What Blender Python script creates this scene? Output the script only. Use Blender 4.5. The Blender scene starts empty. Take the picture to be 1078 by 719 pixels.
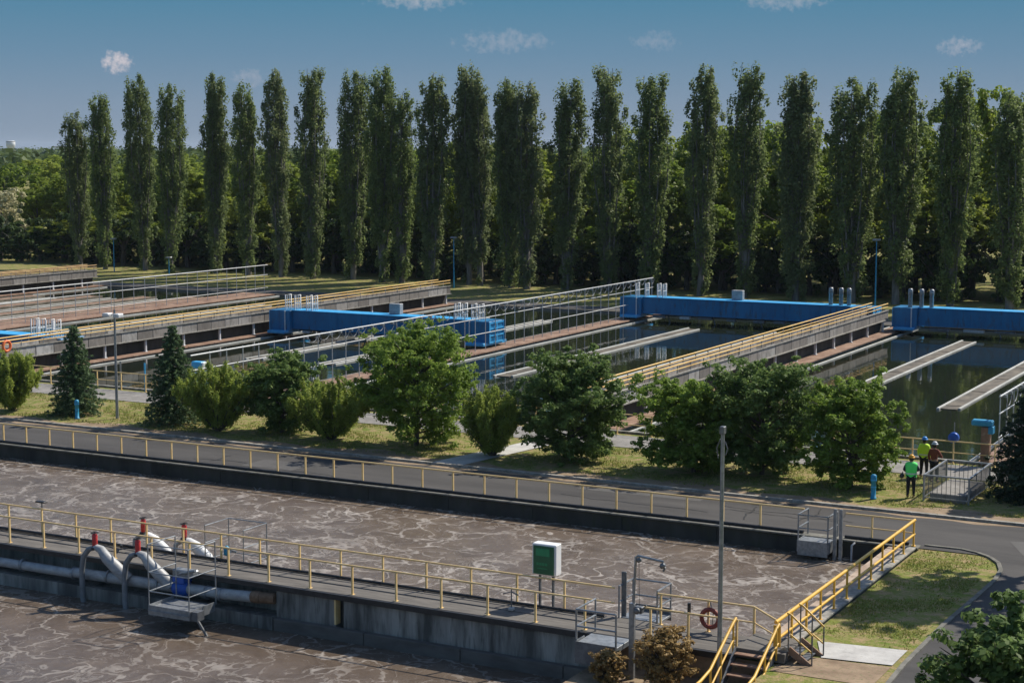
import bpy, bmesh, math, random
import numpy as np
from mathutils import Vector, Matrix

R = math.radians
random.seed(7)
scene = bpy.context.scene
COL = scene.collection

# ------------------------------------------------------------------ helpers
ORG = {}

def link(o):
    COL.objects.link(o)
    return o

def tag(o, label=None, cat=None, group=None, kind=None):
    if label: o['label'] = label
    if cat: o['category'] = cat
    if group: o['group'] = group
    if kind: o['kind'] = kind
    return o

def thing(name, label, cat, loc=(0, 0, 0), group=None):
    o = bpy.data.objects.new(name, None)
    o.empty_display_size = 0.2
    link(o)
    o.location = loc
    ORG[o.name] = Vector(loc)
    return tag(o, label, cat, group)

class MB:
    """collects polygons in world coordinates, links them as one mesh object"""
    def __init__(s):
        s.v = []; s.f = []; s.sm = []
    def quad(s, pts, smooth=False):
        n = len(s.v); s.v += [tuple(p) for p in pts]
        s.f.append(tuple(range(n, n + len(pts)))); s.sm.append(smooth)
    def mesh(s, vs, fs, smooth=False):
        n = len(s.v); s.v += [tuple(p) for p in vs]
        for f in fs:
            s.f.append(tuple(i + n for i in f)); s.sm.append(smooth)
        return s
    def box(s, x0, x1, y0, y1, z0, z1, b=0.0):
        if b <= 0:
            vs = [(x0,y0,z0),(x1,y0,z0),(x1,y1,z0),(x0,y1,z0),(x0,y0,z1),(x1,y0,z1),(x1,y1,z1),(x0,y1,z1)]
            fs = [(0,3,2,1),(4,5,6,7),(0,1,5,4),(1,2,6,5),(2,3,7,6),(3,0,4,7)]
            return s.mesh(vs, fs)
        bm = bmesh.new()
        bmesh.ops.create_cube(bm, size=1)
        for v in bm.verts:
            v.co = Vector(((x0+x1)/2 + v.co.x*(x1-x0), (y0+y1)/2 + v.co.y*(y1-y0), (z0+z1)/2 + v.co.z*(z1-z0)))
        bmesh.ops.bevel(bm, geom=list(bm.edges), offset=b, segments=1, affect='EDGES')
        bm.verts.index_update()
        s.mesh([v.co[:] for v in bm.verts], [tuple(v.index for v in f.verts) for f in bm.faces])
        bm.free(); return s
    def obox(s, c, ax, ay, az):
        c = Vector(c); ax, ay, az = Vector(ax), Vector(ay), Vector(az)
        vs = [c + ax*i + ay*j + az*k for k in (-1,1) for i, j in ((-1,-1),(1,-1),(1,1),(-1,1))]
        fs = [(0,3,2,1),(4,5,6,7),(0,1,5,4),(1,2,6,5),(2,3,7,6),(3,0,4,7)]
        return s.mesh(vs, fs)
    def bar(s, p, q, w, h=None, up=(0,0,1)):
        p, q = Vector(p), Vector(q); h = h or w
        d = (q - p); L = d.length; d.normalize()
        u = Vector(up)
        if abs(d.dot(u)) > .95: u = Vector((0,1,0))
        x = d.cross(u).normalized(); z = x.cross(d)
        return s.obox((p+q)/2, d*(L/2), x*(w/2), z*(h/2))
    def tube(s, pts, r, n=8, cap=True, smooth=True):
        pts = [Vector(p) for p in pts]
        rs = r if isinstance(r, (list, tuple)) else [r]*len(pts)
        vs = []; prev = None
        for i, p in enumerate(pts):
            a = pts[max(i-1, 0)]; b = pts[min(i+1, len(pts)-1)]
            d = (b - a).normalized()
            if prev is None:
                u = Vector((0,0,1)) if abs(d.z) < .9 else Vector((1,0,0))
                x = d.cross(u).normalized()
            else:
                x = (prev - d*prev.dot(d)).normalized()
            prev = x; y = d.cross(x)
            for k in range(n):
                t = 2*math.pi*k/n
                vs.append(p + (x*math.cos(t) + y*math.sin(t))*rs[i])
        fs = []
        for i in range(len(pts)-1):
            for k in range(n):
                k2 = (k+1) % n
                fs.append((i*n+k, i*n+k2, (i+1)*n+k2, (i+1)*n+k))
        s.mesh(vs, fs, smooth)
        if cap:
            m = len(pts)-1
            s.mesh(vs[:n], [tuple(reversed(range(n)))])
            s.mesh(vs[m*n:], [tuple(range(n))])
        return s
    def lathe(s, c, prof, n=14, axis='z', smooth=True):
        c = Vector(c); vs = []; fs = []
        for r, h in prof:
            for k in range(n):
                t = 2*math.pi*k/n
                a, b = r*math.cos(t), r*math.sin(t)
                v = {'z': (a,b,h), 'y': (a,h,-b), 'x': (h,a,b)}[axis]
                vs.append(c + Vector(v))
        for i in range(len(prof)-1):
            for k in range(n):
                k2 = (k+1) % n
                fs.append((i*n+k, i*n+k2, (i+1)*n+k2, (i+1)*n+k))
        s.mesh(vs, fs, smooth)
        s.mesh(vs[:n], [tuple(reversed(range(n)))]); s.mesh(vs[-n:], [tuple(range(n))])
        return s
    def torus(s, c, Rr, r, axis='y', n=24, m=8):
        c = Vector(c); vs = []; fs = []
        for i in range(n):
            t = 2*math.pi*i/n
            for j in range(m):
                p = 2*math.pi*j/m
                a = (Rr + r*math.cos(p))*math.cos(t); b = (Rr + r*math.cos(p))*math.sin(t); h = r*math.sin(p)
                v = {'z': (a,b,h), 'y': (a,h,b), 'x': (h,a,b)}[axis]
                vs.append(c + Vector(v))
        for i in range(n):
            for j in range(m):
                i2, j2 = (i+1) % n, (j+1) % m
                fs.append((i*m+j, i2*m+j, i2*m+j2, i*m+j2))
        return s.mesh(vs, fs, True)
    def data(s, name, mat, org=(0,0,0)):
        me = bpy.data.meshes.new(name)
        o = Vector(org)
        me.from_pydata([tuple(Vector(v) - o) for v in s.v], [], s.f)
        me.polygons.foreach_set('use_smooth', s.sm)
        me.materials.append(mat); me.update()
        return me
    def build(s, name, mat, parent=None, loc=(0,0,0), label=None):
        org = ORG[parent.name] if parent else Vector(loc)
        ob = bpy.data.objects.new(name, s.data(name, mat, org))
        link(ob)
        if parent: ob.parent = parent
        else: ob.location = org
        ORG[ob.name] = org
        if label: ob['label'] = label
        return ob

def part_at(name, me, parent, off, label=None):
    """a child that shares mesh data, placed at a local offset"""
    ob = bpy.data.objects.new(name, me); link(ob); ob.parent = parent; ob.location = off
    ORG[ob.name] = ORG[parent.name] + Vector(off)
    return ob

def copy_tree(o, parent=None):
    c = o.copy(); COL.objects.link(c)
    if parent: c.parent = parent
    for ch in list(o.children): copy_tree(ch, c)
    return c

# ------------------------------------------------------------------ materials
def newmat(name):
    m = bpy.data.materials.new(name); m.use_nodes = True
    nt = m.node_tree
    return m, nt, nt.nodes['Principled BSDF']

def N(nt, t, **kw):
    n = nt.nodes.new(t)
    for k, v in kw.items():
        if k in n.inputs.keys(): n.inputs[k].default_value = v
        else: setattr(n, k, v)
    return n

def rgba(c): return (c[0], c[1], c[2], 1)

def pos_node(nt, scale=(1,1,1)):
    g = N(nt, 'ShaderNodeNewGeometry')
    mp = N(nt, 'ShaderNodeMapping'); mp.inputs['Scale'].default_value = scale
    nt.links.new(g.outputs['Position'], mp.inputs['Vector'])
    return mp.outputs['Vector']

def noise(nt, vec, scale, detail=4, rough=.55, dist=0):
    n = N(nt, 'ShaderNodeTexNoise'); n.inputs['Scale'].default_value = scale
    n.inputs['Detail'].default_value = detail; n.inputs['Roughness'].default_value = rough
    n.inputs['Distortion'].default_value = dist
    nt.links.new(vec, n.inputs['Vector'])
    return n.outputs['Fac']

def ramp(nt, fac, stops):
    r = N(nt, 'ShaderNodeValToRGB')
    el = r.color_ramp.elements
    while len(el) < len(stops): el.new(0.5)
    for e, (p, c) in zip(el, stops):
        e.position = p; e.color = rgba(c) if len(c) == 3 else c
    nt.links.new(fac, r.inputs['Fac'])
    return r.outputs['Color']

def mix(nt, fac, a, b, mode='MIX'):
    m = N(nt, 'ShaderNodeMix', data_type='RGBA', blend_type=mode)
    def put(sock, v):
        if hasattr(v, 'is_linked') or hasattr(v, 'links'): nt.links.new(v, sock)
        elif isinstance(v, (int, float)): sock.default_value = v
        else: sock.default_value = rgba(v)
    put(m.inputs[0], fac); put(m.inputs[6], a); put(m.inputs[7], b)
    return m.outputs[2]

def bump(nt, fac, bsdf, strength=.3, dist=.05):
    b = N(nt, 'ShaderNodeBump'); b.inputs['Strength'].default_value = strength; b.inputs['Distance'].default_value = dist
    nt.links.new(fac, b.inputs['Height']); nt.links.new(b.outputs['Normal'], bsdf.inputs['Normal'])

def surf(name, c1, c2, rough=.7, scale=2.0, stretch=(1,1,1), metal=0, contrast=(.35,.65), bmp=.15, fine=None, spec=.5):
    """two-tone noisy surface: wear and dirt with world-fixed texture"""
    m, nt, b = newmat(name)
    v = pos_node(nt, stretch)
    f = noise(nt, v, scale, 6, .62)
    c = ramp(nt, f, [(contrast[0], c1), (contrast[1], c2)])
    if fine:
        f2 = noise(nt, v, fine[0], 3, .6)
        c = mix(nt, ramp(nt, f2, [(fine[2], (0,0,0)), (fine[3], (1,1,1))]), c, fine[1])
    nt.links.new(c, b.inputs['Base Color'])
    b.inputs['Roughness'].default_value = rough; b.inputs['Metallic'].default_value = metal
    b.inputs['Specular IOR Level'].default_value = spec
    if bmp: bump(nt, f, b, bmp, .03)
    return m

M = {}
M['concrete_dark'] = surf('stained_concrete', (.08,.078,.07), (.33,.315,.28), .9, 1.7, (1,1,.14), bmp=.3, fine=(7,(.05,.052,.045),.52,.78))
M['concrete_deck'] = surf('deck_concrete', (.085,.077,.068), (.15,.137,.12), .9, 2.5, (.35,2,1), bmp=.2, fine=(9,(.10,.095,.085),.55,.85))
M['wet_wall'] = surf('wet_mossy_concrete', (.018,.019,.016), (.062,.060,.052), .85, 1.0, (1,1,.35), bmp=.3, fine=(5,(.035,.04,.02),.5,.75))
M['coping'] = surf('mossy_coping', (.10,.097,.08), (.19,.18,.155), .9, 2.2, bmp=.2, fine=(6,(.05,.055,.035),.5,.8))
M['concrete_kerb'] = surf('wall_top_concrete', (.20,.19,.165), (.36,.34,.30), .9, 2.2, bmp=.2, fine=(6,(.09,.095,.07),.5,.8))
M['path'] = surf('worn_path', (.17,.16,.145), (.27,.255,.235), .92, .8, bmp=.2, fine=(4,(.12,.11,.09),.5,.8))
M['concrete_pale'] = surf('pale_concrete', (.36,.35,.33), (.50,.49,.46), .9, 1.5, bmp=.2, fine=(5,(.22,.21,.19),.55,.9))
def panel_mat():
    m, nt, b = newmat('gallery_panels')
    g = N(nt, 'ShaderNodeNewGeometry'); v = pos_node(nt, (1,1,.5))
    c = ramp(nt, g.outputs['Random Per Island'], [(.0,(.15,.135,.12)),(.45,(.25,.225,.20)),(.8,(.33,.31,.285)),(1.0,(.46,.45,.43))])
    c = mix(nt, ramp(nt, noise(nt, v, 2.5, 5, .65), [(.42,(0,0,0)),(.7,(.75,.75,.75))]), c, (.10,.088,.075))
    nt.links.new(c, b.inputs['Base Color']); b.inputs['Roughness'].default_value = .85
    return m
M['gallery_panel'] = panel_mat()
M['concrete_gallery'] = surf('gallery_concrete', (.19,.17,.15), (.36,.34,.31), .88, .55, (1,1.6,1.2), bmp=.2, fine=(3,(.13,.115,.10),.5,.7))
M['asphalt'] = surf('asphalt', (.040,.038,.037), (.070,.066,.062), .88, .5, (.25,1.3,1), bmp=.0, fine=(14,(.085,.08,.075),.55,.9), spec=.35)
M['asphalt_patch'] = surf('worn_asphalt', (.06,.058,.055), (.085,.08,.076), .85, .9, bmp=.1)
M['yellow'] = surf('yellow_paint', (.72,.49,.20), (.80,.59,.28), .5, 3.0, bmp=.05, fine=(18,(.30,.19,.09),.62,.78))
M['yellow_gallery'] = surf('ochre_gallery_paint', (.66,.38,.07), (.74,.50,.16), .5, .8, bmp=.05, fine=(5,(.5,.46,.38),.55,.75))
M['yellow_deep'] = surf('bright_yellow_paint', (.66,.36,.035), (.72,.44,.07), .45, 3.0, bmp=.05, fine=(16,(.40,.24,.08),.64,.8))
M['blue'] = surf('blue_girder_paint', (.002,.125,.285), (.005,.180,.38), .45, 1.0, (1,1,.25), bmp=.03, fine=(3.5,(.03,.075,.12),.54,.74))
M['blue_light'] = surf('light_blue_paint', (.03,.30,.62), (.06,.40,.72), .45, 2, bmp=.03)
M['blue_marker'] = surf('teal_blue_paint', (.01,.20,.38), (.03,.30,.48), .5, 5, bmp=.05)
M['blue_valve'] = surf('valve_blue_enamel', (.01,.07,.36), (.02,.11,.46), .35, 4, bmp=.03)
M['red'] = surf('red_enamel', (.46,.025,.025), (.60,.05,.045), .4, 5, bmp=.05)
M['galv'] = surf('galvanised_steel', (.20,.215,.225), (.34,.355,.365), .45, 6, metal=.55, bmp=.05)
M['galv_dark'] = surf('weathered_steel', (.10,.11,.12), (.19,.20,.21), .5, 5, metal=.5, bmp=.05)
M['galv_light'] = surf('pale_galvanised_tube', (.36,.375,.38), (.50,.51,.51), .5, 6, metal=.25, bmp=.05)
M['galv_white'] = surf('white_painted_steel', (.55,.57,.58), (.70,.71,.71), .5, 4, bmp=.03)
M['pipe'] = surf('grey_pipe_paint', (.26,.27,.275), (.42,.425,.42), .5, 3, (1,1,2), bmp=.08, fine=(5,(.20,.16,.12),.6,.85))
M['pipe_dark'] = surf('dull_grey_hose', (.13,.14,.148), (.22,.23,.235), .55, 3, bmp=.08)
M['pipe_end'] = surf('rusty_pipe', (.13,.075,.04), (.24,.15,.09), .8, 6, bmp=.2)
M['black'] = surf('black_pipe', (.012,.012,.013), (.03,.03,.03), .5, 4, bmp=.05)
M['tan'] = surf('tan_ledge', (.30,.22,.16), (.46,.37,.29), .9, 1.2, (1,.6,1), bmp=.2, fine=(5,(.18,.12,.08),.5,.8))  # pale brown strip beside the grey coping of the end wall
M['launder'] = surf('weathered_launder_lip', (.30,.305,.28), (.46,.465,.43), .75, 1.4, (1,.3,1), bmp=.1, fine=(5,(.25,.25,.21),.55,.9))
M['sludge'] = surf('sludge_trough', (.10,.085,.06), (.24,.20,.15), .85, 1.5, (1,.6,1), bmp=.4, fine=(5,(.30,.29,.24),.6,.75))
M['bed'] = surf('wet_sludge_bed', (.045,.038,.027), (.15,.125,.09), .8, 1.5, (1,.5,1), bmp=.4, fine=(5,(.22,.21,.17),.64,.78))
M['rust_ledge'] = surf('rust_brown_ledge', (.155,.083,.052), (.30,.19,.13), .9, .9, (1,.8,1), bmp=.3, fine=(5,(.36,.29,.21),.55,.8))
M['rail_rust'] = surf('orange_worn_rail', (.42,.22,.08), (.58,.38,.15), .6, 1.2, bmp=.05)
M['green_panel'] = surf('green_cabinet_door', (.006,.085,.035), (.010,.12,.05), .35, 2, bmp=.0)
M['green_label'] = surf('cabinet_label_green', (.015,.22,.09), (.02,.26,.11), .4, 4, bmp=0)
M['white'] = surf('white_enamel', (.74,.75,.74), (.80,.80,.79), .4, 3, bmp=.02)
M['dirt'] = surf('bare_dirt', (.17,.115,.07), (.31,.225,.145), .95, 1.2, bmp=.5, fine=(9,(.10,.12,.04),.55,.75))
M['ring'] = surf('faded_red_ring', (.20,.035,.022), (.30,.07,.045), .6, 6, bmp=.05)
M['orange'] = surf('orange_ring', (.70,.13,.03), (.78,.18,.05), .5, 5, bmp=.03)
M['bark'] = surf('bark', (.055,.045,.036), (.13,.11,.09), .95, 4, (1,1,.3), bmp=.5)
M['bark_grey'] = surf('grey_poplar_bark', (.11,.10,.088), (.22,.205,.185), .95, 3, (1,1,.2), bmp=.5)
M['brick'] = surf('red_brown_masonry', (.22,.12,.08), (.32,.19,.13), .9, 5, bmp=.3)
M['glass'] = surf('lamp_glass', (.5,.52,.52), (.62,.63,.62), .15, 5, bmp=0)
M['skin'] = surf('skin', (.42,.24,.16), (.48,.29,.20), .55, 8, bmp=0)
M['hair'] = surf('dark_hair', (.02,.014,.01), (.04,.03,.02), .7, 20, bmp=.1)
M['hivis_green'] = surf('green_safety_vest', (.10,.86,.14), (.14,.92,.20), .75, 5, bmp=.1)
M['hivis_yellow'] = surf('yellow_green_safety_vest', (.55,.86,.03), (.62,.90,.06), .75, 5, bmp=.1)
M['reflect'] = surf('reflective_tape', (.55,.56,.56), (.66,.66,.66), .35, 6, bmp=0)
M['cloth_dark'] = surf('dark_trousers', (.012,.012,.015), (.025,.025,.03), .9, 6, bmp=.2)
M['cloth_navy'] = surf('navy_sleeves', (.02,.025,.045), (.035,.04,.065), .9, 6, bmp=.2)
M['cloth_pale'] = surf('pale_grey_sleeves', (.28,.30,.36), (.36,.38,.44), .9, 6, bmp=.2)
M['cloth_rust'] = surf('rust_red_jacket', (.17,.045,.028), (.24,.07,.04), .9, 6, bmp=.2)
M['boot'] = surf('black_boot', (.015,.013,.012), (.03,.026,.024), .6, 6, bmp=.1)
M['helmet_yellow'] = surf('orange_yellow_helmet', (.72,.34,.02), (.76,.38,.03), .3, 3, bmp=0)
M['helmet_blue'] = surf('blue_helmet', (.02,.22,.62), (.03,.26,.66), .3, 3, bmp=0)
M['helmet_white'] = surf('pale_grey_helmet', (.55,.56,.58), (.62,.63,.64), .3, 3, bmp=0)

def leaf_mat(name, ca, cb, cc=None, trans=.35, rough=.5):
    """leaf hue varies leaf by leaf and in drifting patches"""
    m, nt, b = newmat(name)
    g = N(nt, 'ShaderNodeNewGeometry')
    oi = N(nt, 'ShaderNodeObjectInfo')
    v = pos_node(nt)
    f = noise(nt, v, .9, 2, .5)
    add = N(nt, 'ShaderNodeMath', operation='MULTIPLY_ADD'); add.inputs[1].default_value = .55
    nt.links.new(g.outputs['Random Per Island'], add.inputs[0]); 
    mul = N(nt, 'ShaderNodeMath', operation='MULTIPLY'); mul.inputs[1].default_value = .45
    nt.links.new(f, mul.inputs[0]); nt.links.new(mul.outputs[0], add.inputs[2])
    c = ramp(nt, add.outputs[0], [(.15, ca), (.85, cb)])
    if cc:
        c = mix(nt, oi.outputs['Random'], c, mix(nt, .55, c, cc))
    nt.links.new(c, b.inputs['Base Color']); b.inputs['Roughness'].default_value = rough
    b.inputs['Specular IOR Level'].default_value = .12
    t = N(nt, 'ShaderNodeBsdfTranslucent'); nt.links.new(c, t.inputs['Color'])
    ms = N(nt, 'ShaderNodeMixShader'); ms.inputs[0].default_value = trans
    nt.links.new(b.outputs[0], ms.inputs[1]); nt.links.new(t.outputs[0], ms.inputs[2])
    out = nt.nodes['Material Output']; nt.links.new(ms.outputs[0], out.inputs['Surface'])
    return m

M['leaf_poplar'] = leaf_mat('poplar_leaves', (.105,.155,.048), (.25,.315,.10), (.18,.205,.11), .52)
M['leaf_forest'] = leaf_mat('woodland_leaves', (0.111,0.182,0.022), (0.243,0.324,0.049), (0.314,0.334,0.051), 0.56)
M['leaf_bloom'] = leaf_mat('blossoming_leaves', (.26,.27,.12), (.72,.66,.42), None, .3)
M['leaf_pale'] = leaf_mat('pale_green_leaves', (.20,.275,.045), (.38,.44,.10), None, .54)
M['leaf_mid'] = leaf_mat('mid_green_leaves', (0.121,0.203,0.032), (0.277,0.378,0.068), None, 0.5)
M['leaf_dark'] = leaf_mat('deep_green_leaves', (0.087,0.148,0.041), (0.210,0.297,0.081), None, 0.46)
M['leaf_spruce'] = leaf_mat('spruce_needles', (0.060,0.112,0.050), (0.150,0.217,0.093), None, 0.35)
M['leaf_yew'] = leaf_mat('dark_conifer_needles', (.020,.038,.022), (.045,.068,.034), None, .15)
M['leaf_brown'] = leaf_mat('browning_leaves', (.22,.135,.045), (.40,.28,.115), None, .3)
M['leaf_fg'] = leaf_mat('lobed_green_leaves', (0.081,0.135,0.041), (0.182,0.263,0.081), None, 0.45)
M['leaf_far'] = leaf_mat('distant_canopy', (.05,.085,.025), (.10,.14,.04), None, .3)
M['leaf_shaded'] = leaf_mat('shade_darkened_leaves', (.030,.055,.016), (.075,.115,.030), None, .3)  # undergrowth green darkened: the wood's shade is put into the leaf colour
M['blade'] = leaf_mat('grass_blades', (.14,.19,.03), (.36,.33,.12), None, .4, .7)

def grass_ground():
    m, nt, b = newmat('dry_and_green_grass')
    v = pos_node(nt)
    f = noise(nt, v, .6, 5, .65); f2 = noise(nt, v, 2.2, 5, .7); f3 = noise(nt, v, 14, 2, .6)
    c = ramp(nt, f, [(.32, (.105,.155,.026)), (.54, (.185,.205,.05)), (.68, (.29,.225,.12))])
    c = mix(nt, ramp(nt, f2, [(.44, (0,0,0)), (.61, (1,1,1))]), c, (.33,.24,.135))
    c = mix(nt, ramp(nt, f3, [(.4, (0,0,0)), (.8, (.55,.55,.55))]), c, (.09,.12,.026))
    nt.links.new(c, b.inputs['Base Color']); b.inputs['Roughness'].default_value = 1
    b.inputs['Specular IOR Level'].default_value = .1
    bump(nt, f3, b, .6, .08)
    return m
M['grass'] = grass_ground()

def foam_water(name, foam_amt, base1, base2):
    m, nt, b = newmat(name)
    v0 = pos_node(nt)
    # warp the coordinates with noise so veins wander
    nz = N(nt, 'ShaderNodeTexNoise'); nz.inputs['Scale'].default_value = .42; nz.inputs['Detail'].default_value = 3
    nt.links.new(v0, nz.inputs['Vector'])
    def warped(amount):
        sub = N(nt, 'ShaderNodeVectorMath', operation='SUBTRACT'); nt.links.new(nz.outputs['Color'], sub.inputs[0]); sub.inputs[1].default_value = (.5,.5,.5)
        sc = N(nt, 'ShaderNodeVectorMath', operation='SCALE'); sc.inputs['Scale'].default_value = amount
        nt.links.new(sub.outputs[0], sc.inputs[0])
        ad = N(nt, 'ShaderNodeVectorMath', operation='ADD'); nt.links.new(v0, ad.inputs[0]); nt.links.new(sc.outputs[0], ad.inputs[1])
        return ad.outputs[0]
    def veins(vec, scale, lo, hi):
        vo = N(nt, 'ShaderNodeTexVoronoi', feature='DISTANCE_TO_EDGE'); vo.inputs['Scale'].default_value = scale
        nt.links.new(vec, vo.inputs['Vector'])
        return ramp(nt, vo.outputs['Distance'], [(lo, (1,1,1)), (hi, (0,0,0))])
    w1 = warped(4.2); w2 = warped(2.6)
    nb = N(nt, 'ShaderNodeTexNoise'); nb.inputs['Scale'].default_value = 1.9; nb.inputs['Detail'].default_value = 4
    nt.links.new(w2, nb.inputs['Vector'])
    def rough_up(vec, amount):
        sub = N(nt, 'ShaderNodeVectorMath', operation='SUBTRACT'); nt.links.new(nb.outputs['Color'], sub.inputs[0]); sub.inputs[1].default_value = (.5,.5,.5)
        sc = N(nt, 'ShaderNodeVectorMath', operation='SCALE'); sc.inputs['Scale'].default_value = amount; nt.links.new(sub.outputs[0], sc.inputs[0])
        ad = N(nt, 'ShaderNodeVectorMath', operation='ADD'); nt.links.new(vec, ad.inputs[0]); nt.links.new(sc.outputs[0], ad.inputs[1])
        return ad.outputs[0]
    w1 = rough_up(w1, 1.1); w3 = rough_up(w2, .9)
    a = veins(w1, .40, .0, .042); c2 = veins(w3, .95, .0, .050); c3 = veins(w3, 2.2, .0, .085)
    big = ramp(nt, noise(nt, v0, .13, 3, .6), [(.36, (0,0,0)), (.64, (1,1,1))])
    mid = ramp(nt, noise(nt, w2, .7, 5, .7), [(.42, (0,0,0)), (.66, (1,1,1))])
    mid2 = ramp(nt, noise(nt, w1, 1.1, 4, .7), [(.45, (0,0,0)), (.68, (1,1,1))])
    fine = ramp(nt, noise(nt, w3, 5.5, 6, .75, .8), [(.40, (0,0,0)), (.75, (1,1,1))])
    s1 = mix(nt, 1.0, a, mid, 'MULTIPLY')
    s1 = mix(nt, .35, s1, a, 'MIX')
    s2 = mix(nt, 1.0, c2, mid2, 'MULTIPLY')
    s4 = mix(nt, 1.0, mix(nt, 1.0, c3, mid, 'MULTIPLY'), big, 'MULTIPLY')
    s3 = mix(nt, 1.0, fine, mix(nt, .6, mid2, big, 'MULTIPLY'), 'MULTIPLY')
    f = mix(nt, .75, s1, s2, 'SCREEN'); f = mix(nt, .5, f, s4, 'SCREEN'); f = mix(nt, .22, f, s3, 'SCREEN')
    f = mix(nt, .35, f, mix(nt, 1.0, f, fine, 'MULTIPLY'))
    lower = ramp(nt, noise(nt, w3, .6, 5, .65), [(.3, base1), (.7, base2)])
    fm = N(nt, 'ShaderNodeMath', operation='MULTIPLY'); fm.inputs[1].default_value = foam_amt
    bw = N(nt, 'ShaderNodeRGBToBW'); nt.links.new(f, bw.inputs[0]); nt.links.new(bw.outputs[0], fm.inputs[0])
    col = mix(nt, fm.outputs[0], lower, (.62,.575,.52))
    nt.links.new(col, b.inputs['Base Color'])
    rr = N(nt, 'ShaderNodeMath', operation='MULTIPLY_ADD'); rr.inputs[1].default_value = .4; rr.inputs[2].default_value = .24
    nt.links.new(fm.outputs[0], rr.inputs[0]); nt.links.new(rr.outputs[0], b.inputs['Roughness'])
    b.inputs['Specular IOR Level'].default_value = .33
    h = mix(nt, .35, mix(nt, .5, noise(nt, w2, 1.6, 6, .65), noise(nt, w3, 6.0, 4, .65)), fm.outputs[0])
    bump(nt, h, b, .32, .2)
    return m
M['aeration'] = foam_water('aeration_water_brown', .86, (.092,.066,.045), (.170,.130,.095))
M['aeration_near'] = foam_water('near_aeration_water', .62, (.080,.058,.041), (.146,.112,.084))

def still_water():
    m, nt, b = newmat('still_dark_water')
    v = pos_node(nt, (1, .5, 1))
    f = noise(nt, v, .12, 3, .6)
    c = ramp(nt, f, [(.35, (.010,.016,.012)), (.7, (.022,.026,.016))])
    nt.links.new(c, b.inputs['Base Color']); b.inputs['Roughness'].default_value = .03
    b.inputs['Specular IOR Level'].default_value = .55; b.inputs['IOR'].default_value = 1.33
    bump(nt, noise(nt, pos_node(nt), 1.1, 3, .5), b, .035, .12)
    return m
M['water'] = still_water()

# ------------------------------------------------------------------ ground, roads and water
WALL_Y = 59.1
TANK = (-95, -15.75, 45.85, 59.1)          # far aeration tank
NTANK = (-95, -20.9, 12, 45.85)             # near aeration tank
LOW = (-20.9, -15.3, 12, 43.95)             # lower ground below the stairs
BASIN = (-145, 8, 77.0, 134.6)             # settling basins

def sheet_with_holes(name, mat, ext, holes, z, kind='structure', xs=(), ys=()):
    X = sorted(set([ext[0], ext[1]] + [h[0] for h in holes] + [h[1] for h in holes] + list(xs)))
    Y = sorted(set([ext[2], ext[3]] + [h[2] for h in holes] + [h[3] for h in holes] + list(ys)))
    mb = MB()
    for i in range(len(X)-1):
        for j in range(len(Y)-1):
            cx, cy = (X[i]+X[i+1])/2, (Y[j]+Y[j+1])/2
            if any(h[0] < cx < h[1] and h[2] < cy < h[3] for h in holes): continue
            mb.quad([(X[i],Y[j],z),(X[i+1],Y[j],z),(X[i+1],Y[j+1],z),(X[i],Y[j+1],z)])
    return tag(mb.build(name, mat), kind=kind)

tag(sheet_with_holes('ground', M['grass'], (-6000, 6000, -300, 9000), [TANK, NTANK, LOW, BASIN], -.02))
mb = MB(); mb.quad([(-20.9,12,-.8),(-15.3,12,-.8),(-15.3,43.95,-.8),(-20.9,43.95,-.8)])
mb.quad([(-15.3,12,-.8),(-15.3,12,-.02),(-15.3,43.95,-.02),(-15.3,43.95,-.8)])
mb.quad([(-20.9,43.95,-.8),(-15.3,43.95,-.8),(-15.3,43.95,-.02),(-20.9,43.95,-.02)])
tag(mb.build('dirt_ground', M['dirt']), kind='structure')

def flat(name, pts, z, mat):
    mb = MB(); mb.quad([(p[0], p[1], z) for p in pts])
    return tag(mb.build(name, mat), kind='structure')

flat('road', [(-120,59.55),(-12,59.55),(-12,64.95),(-120,64.95)], .004, M['asphalt'])
lawn_curve = [(-13.9,60.0),(-13.3,59.75),(-12.75,59.3),(-12.3,58.6),(-12.0,57.6),(-11.9,56.2),(-11.95,54),(-12.1,50),(-12.1,45.5),(-12.0,43.3)]
mb = MB()
outer = [(-4.5, p[1]) for p in lawn_curve]
for i in range(len(lawn_curve)-1):
    a, b = lawn_curve[i], lawn_curve[i+1]
    mb.quad([(b[0],b[1],.006),(outer[i+1][0],outer[i+1][1],.006),(outer[i][0],outer[i][1],.006),(a[0],a[1],.006)])
mb.quad([(-15.2,59.55,.008),(-13.9,60.0,.008),(-12,60.0,.008),(-12,59.55,.008)])
mb.quad([(-12.0,60.0,.006),(-4.5,60.0,.006),(-4.5,64.95,.006),(-12.0,64.95,.006)])
mb.quad([(-4.5,59.0,.006),(60,59.0,.006),(60,64.95,.006),(-4.5,64.95,.006)])
mb.quad([(-9,43.3,.006),(-4.5,43.3,.006),(-4.5,12,.006),(-9,12,.006)])
tag(mb.build('side_road', M['asphalt']), kind='structure')
mb = MB()
mb.quad([(-10.8,58.2,.011),(-6.4,58.9,.011),(-6.2,62.6,.011),(-9.4,63.3,.011),(-12.6,62.2,.011)])
tag(mb.build('road_patch', M['asphalt_patch']), kind='structure')
flat('path', [(-130,73.3),(-9,73.3),(-9,76.4),(-130,76.4)], .006, M['path'])
flat('crossing_path', [(-39.7,65.25),(-38.1,65.25),(-36.7,73.3),(-38.2,73.3)], .008, M['concrete_pale'])
flat('garden_path', [(-14.3,45.1),(-12.3,45.35),(-12.3,46.95),(-14.9,46.6)], .01, M['concrete_pale'])
flat('dirt_strip', [(-120,65.15)]+[(-9+0*i,65.15) for i in (0,)]+[(-9-i*1.5,66.5+.45*math.sin(i*1.7)+.35*math.sin(i*.63)) for i in range(75)], -.008, M['dirt'])
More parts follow.
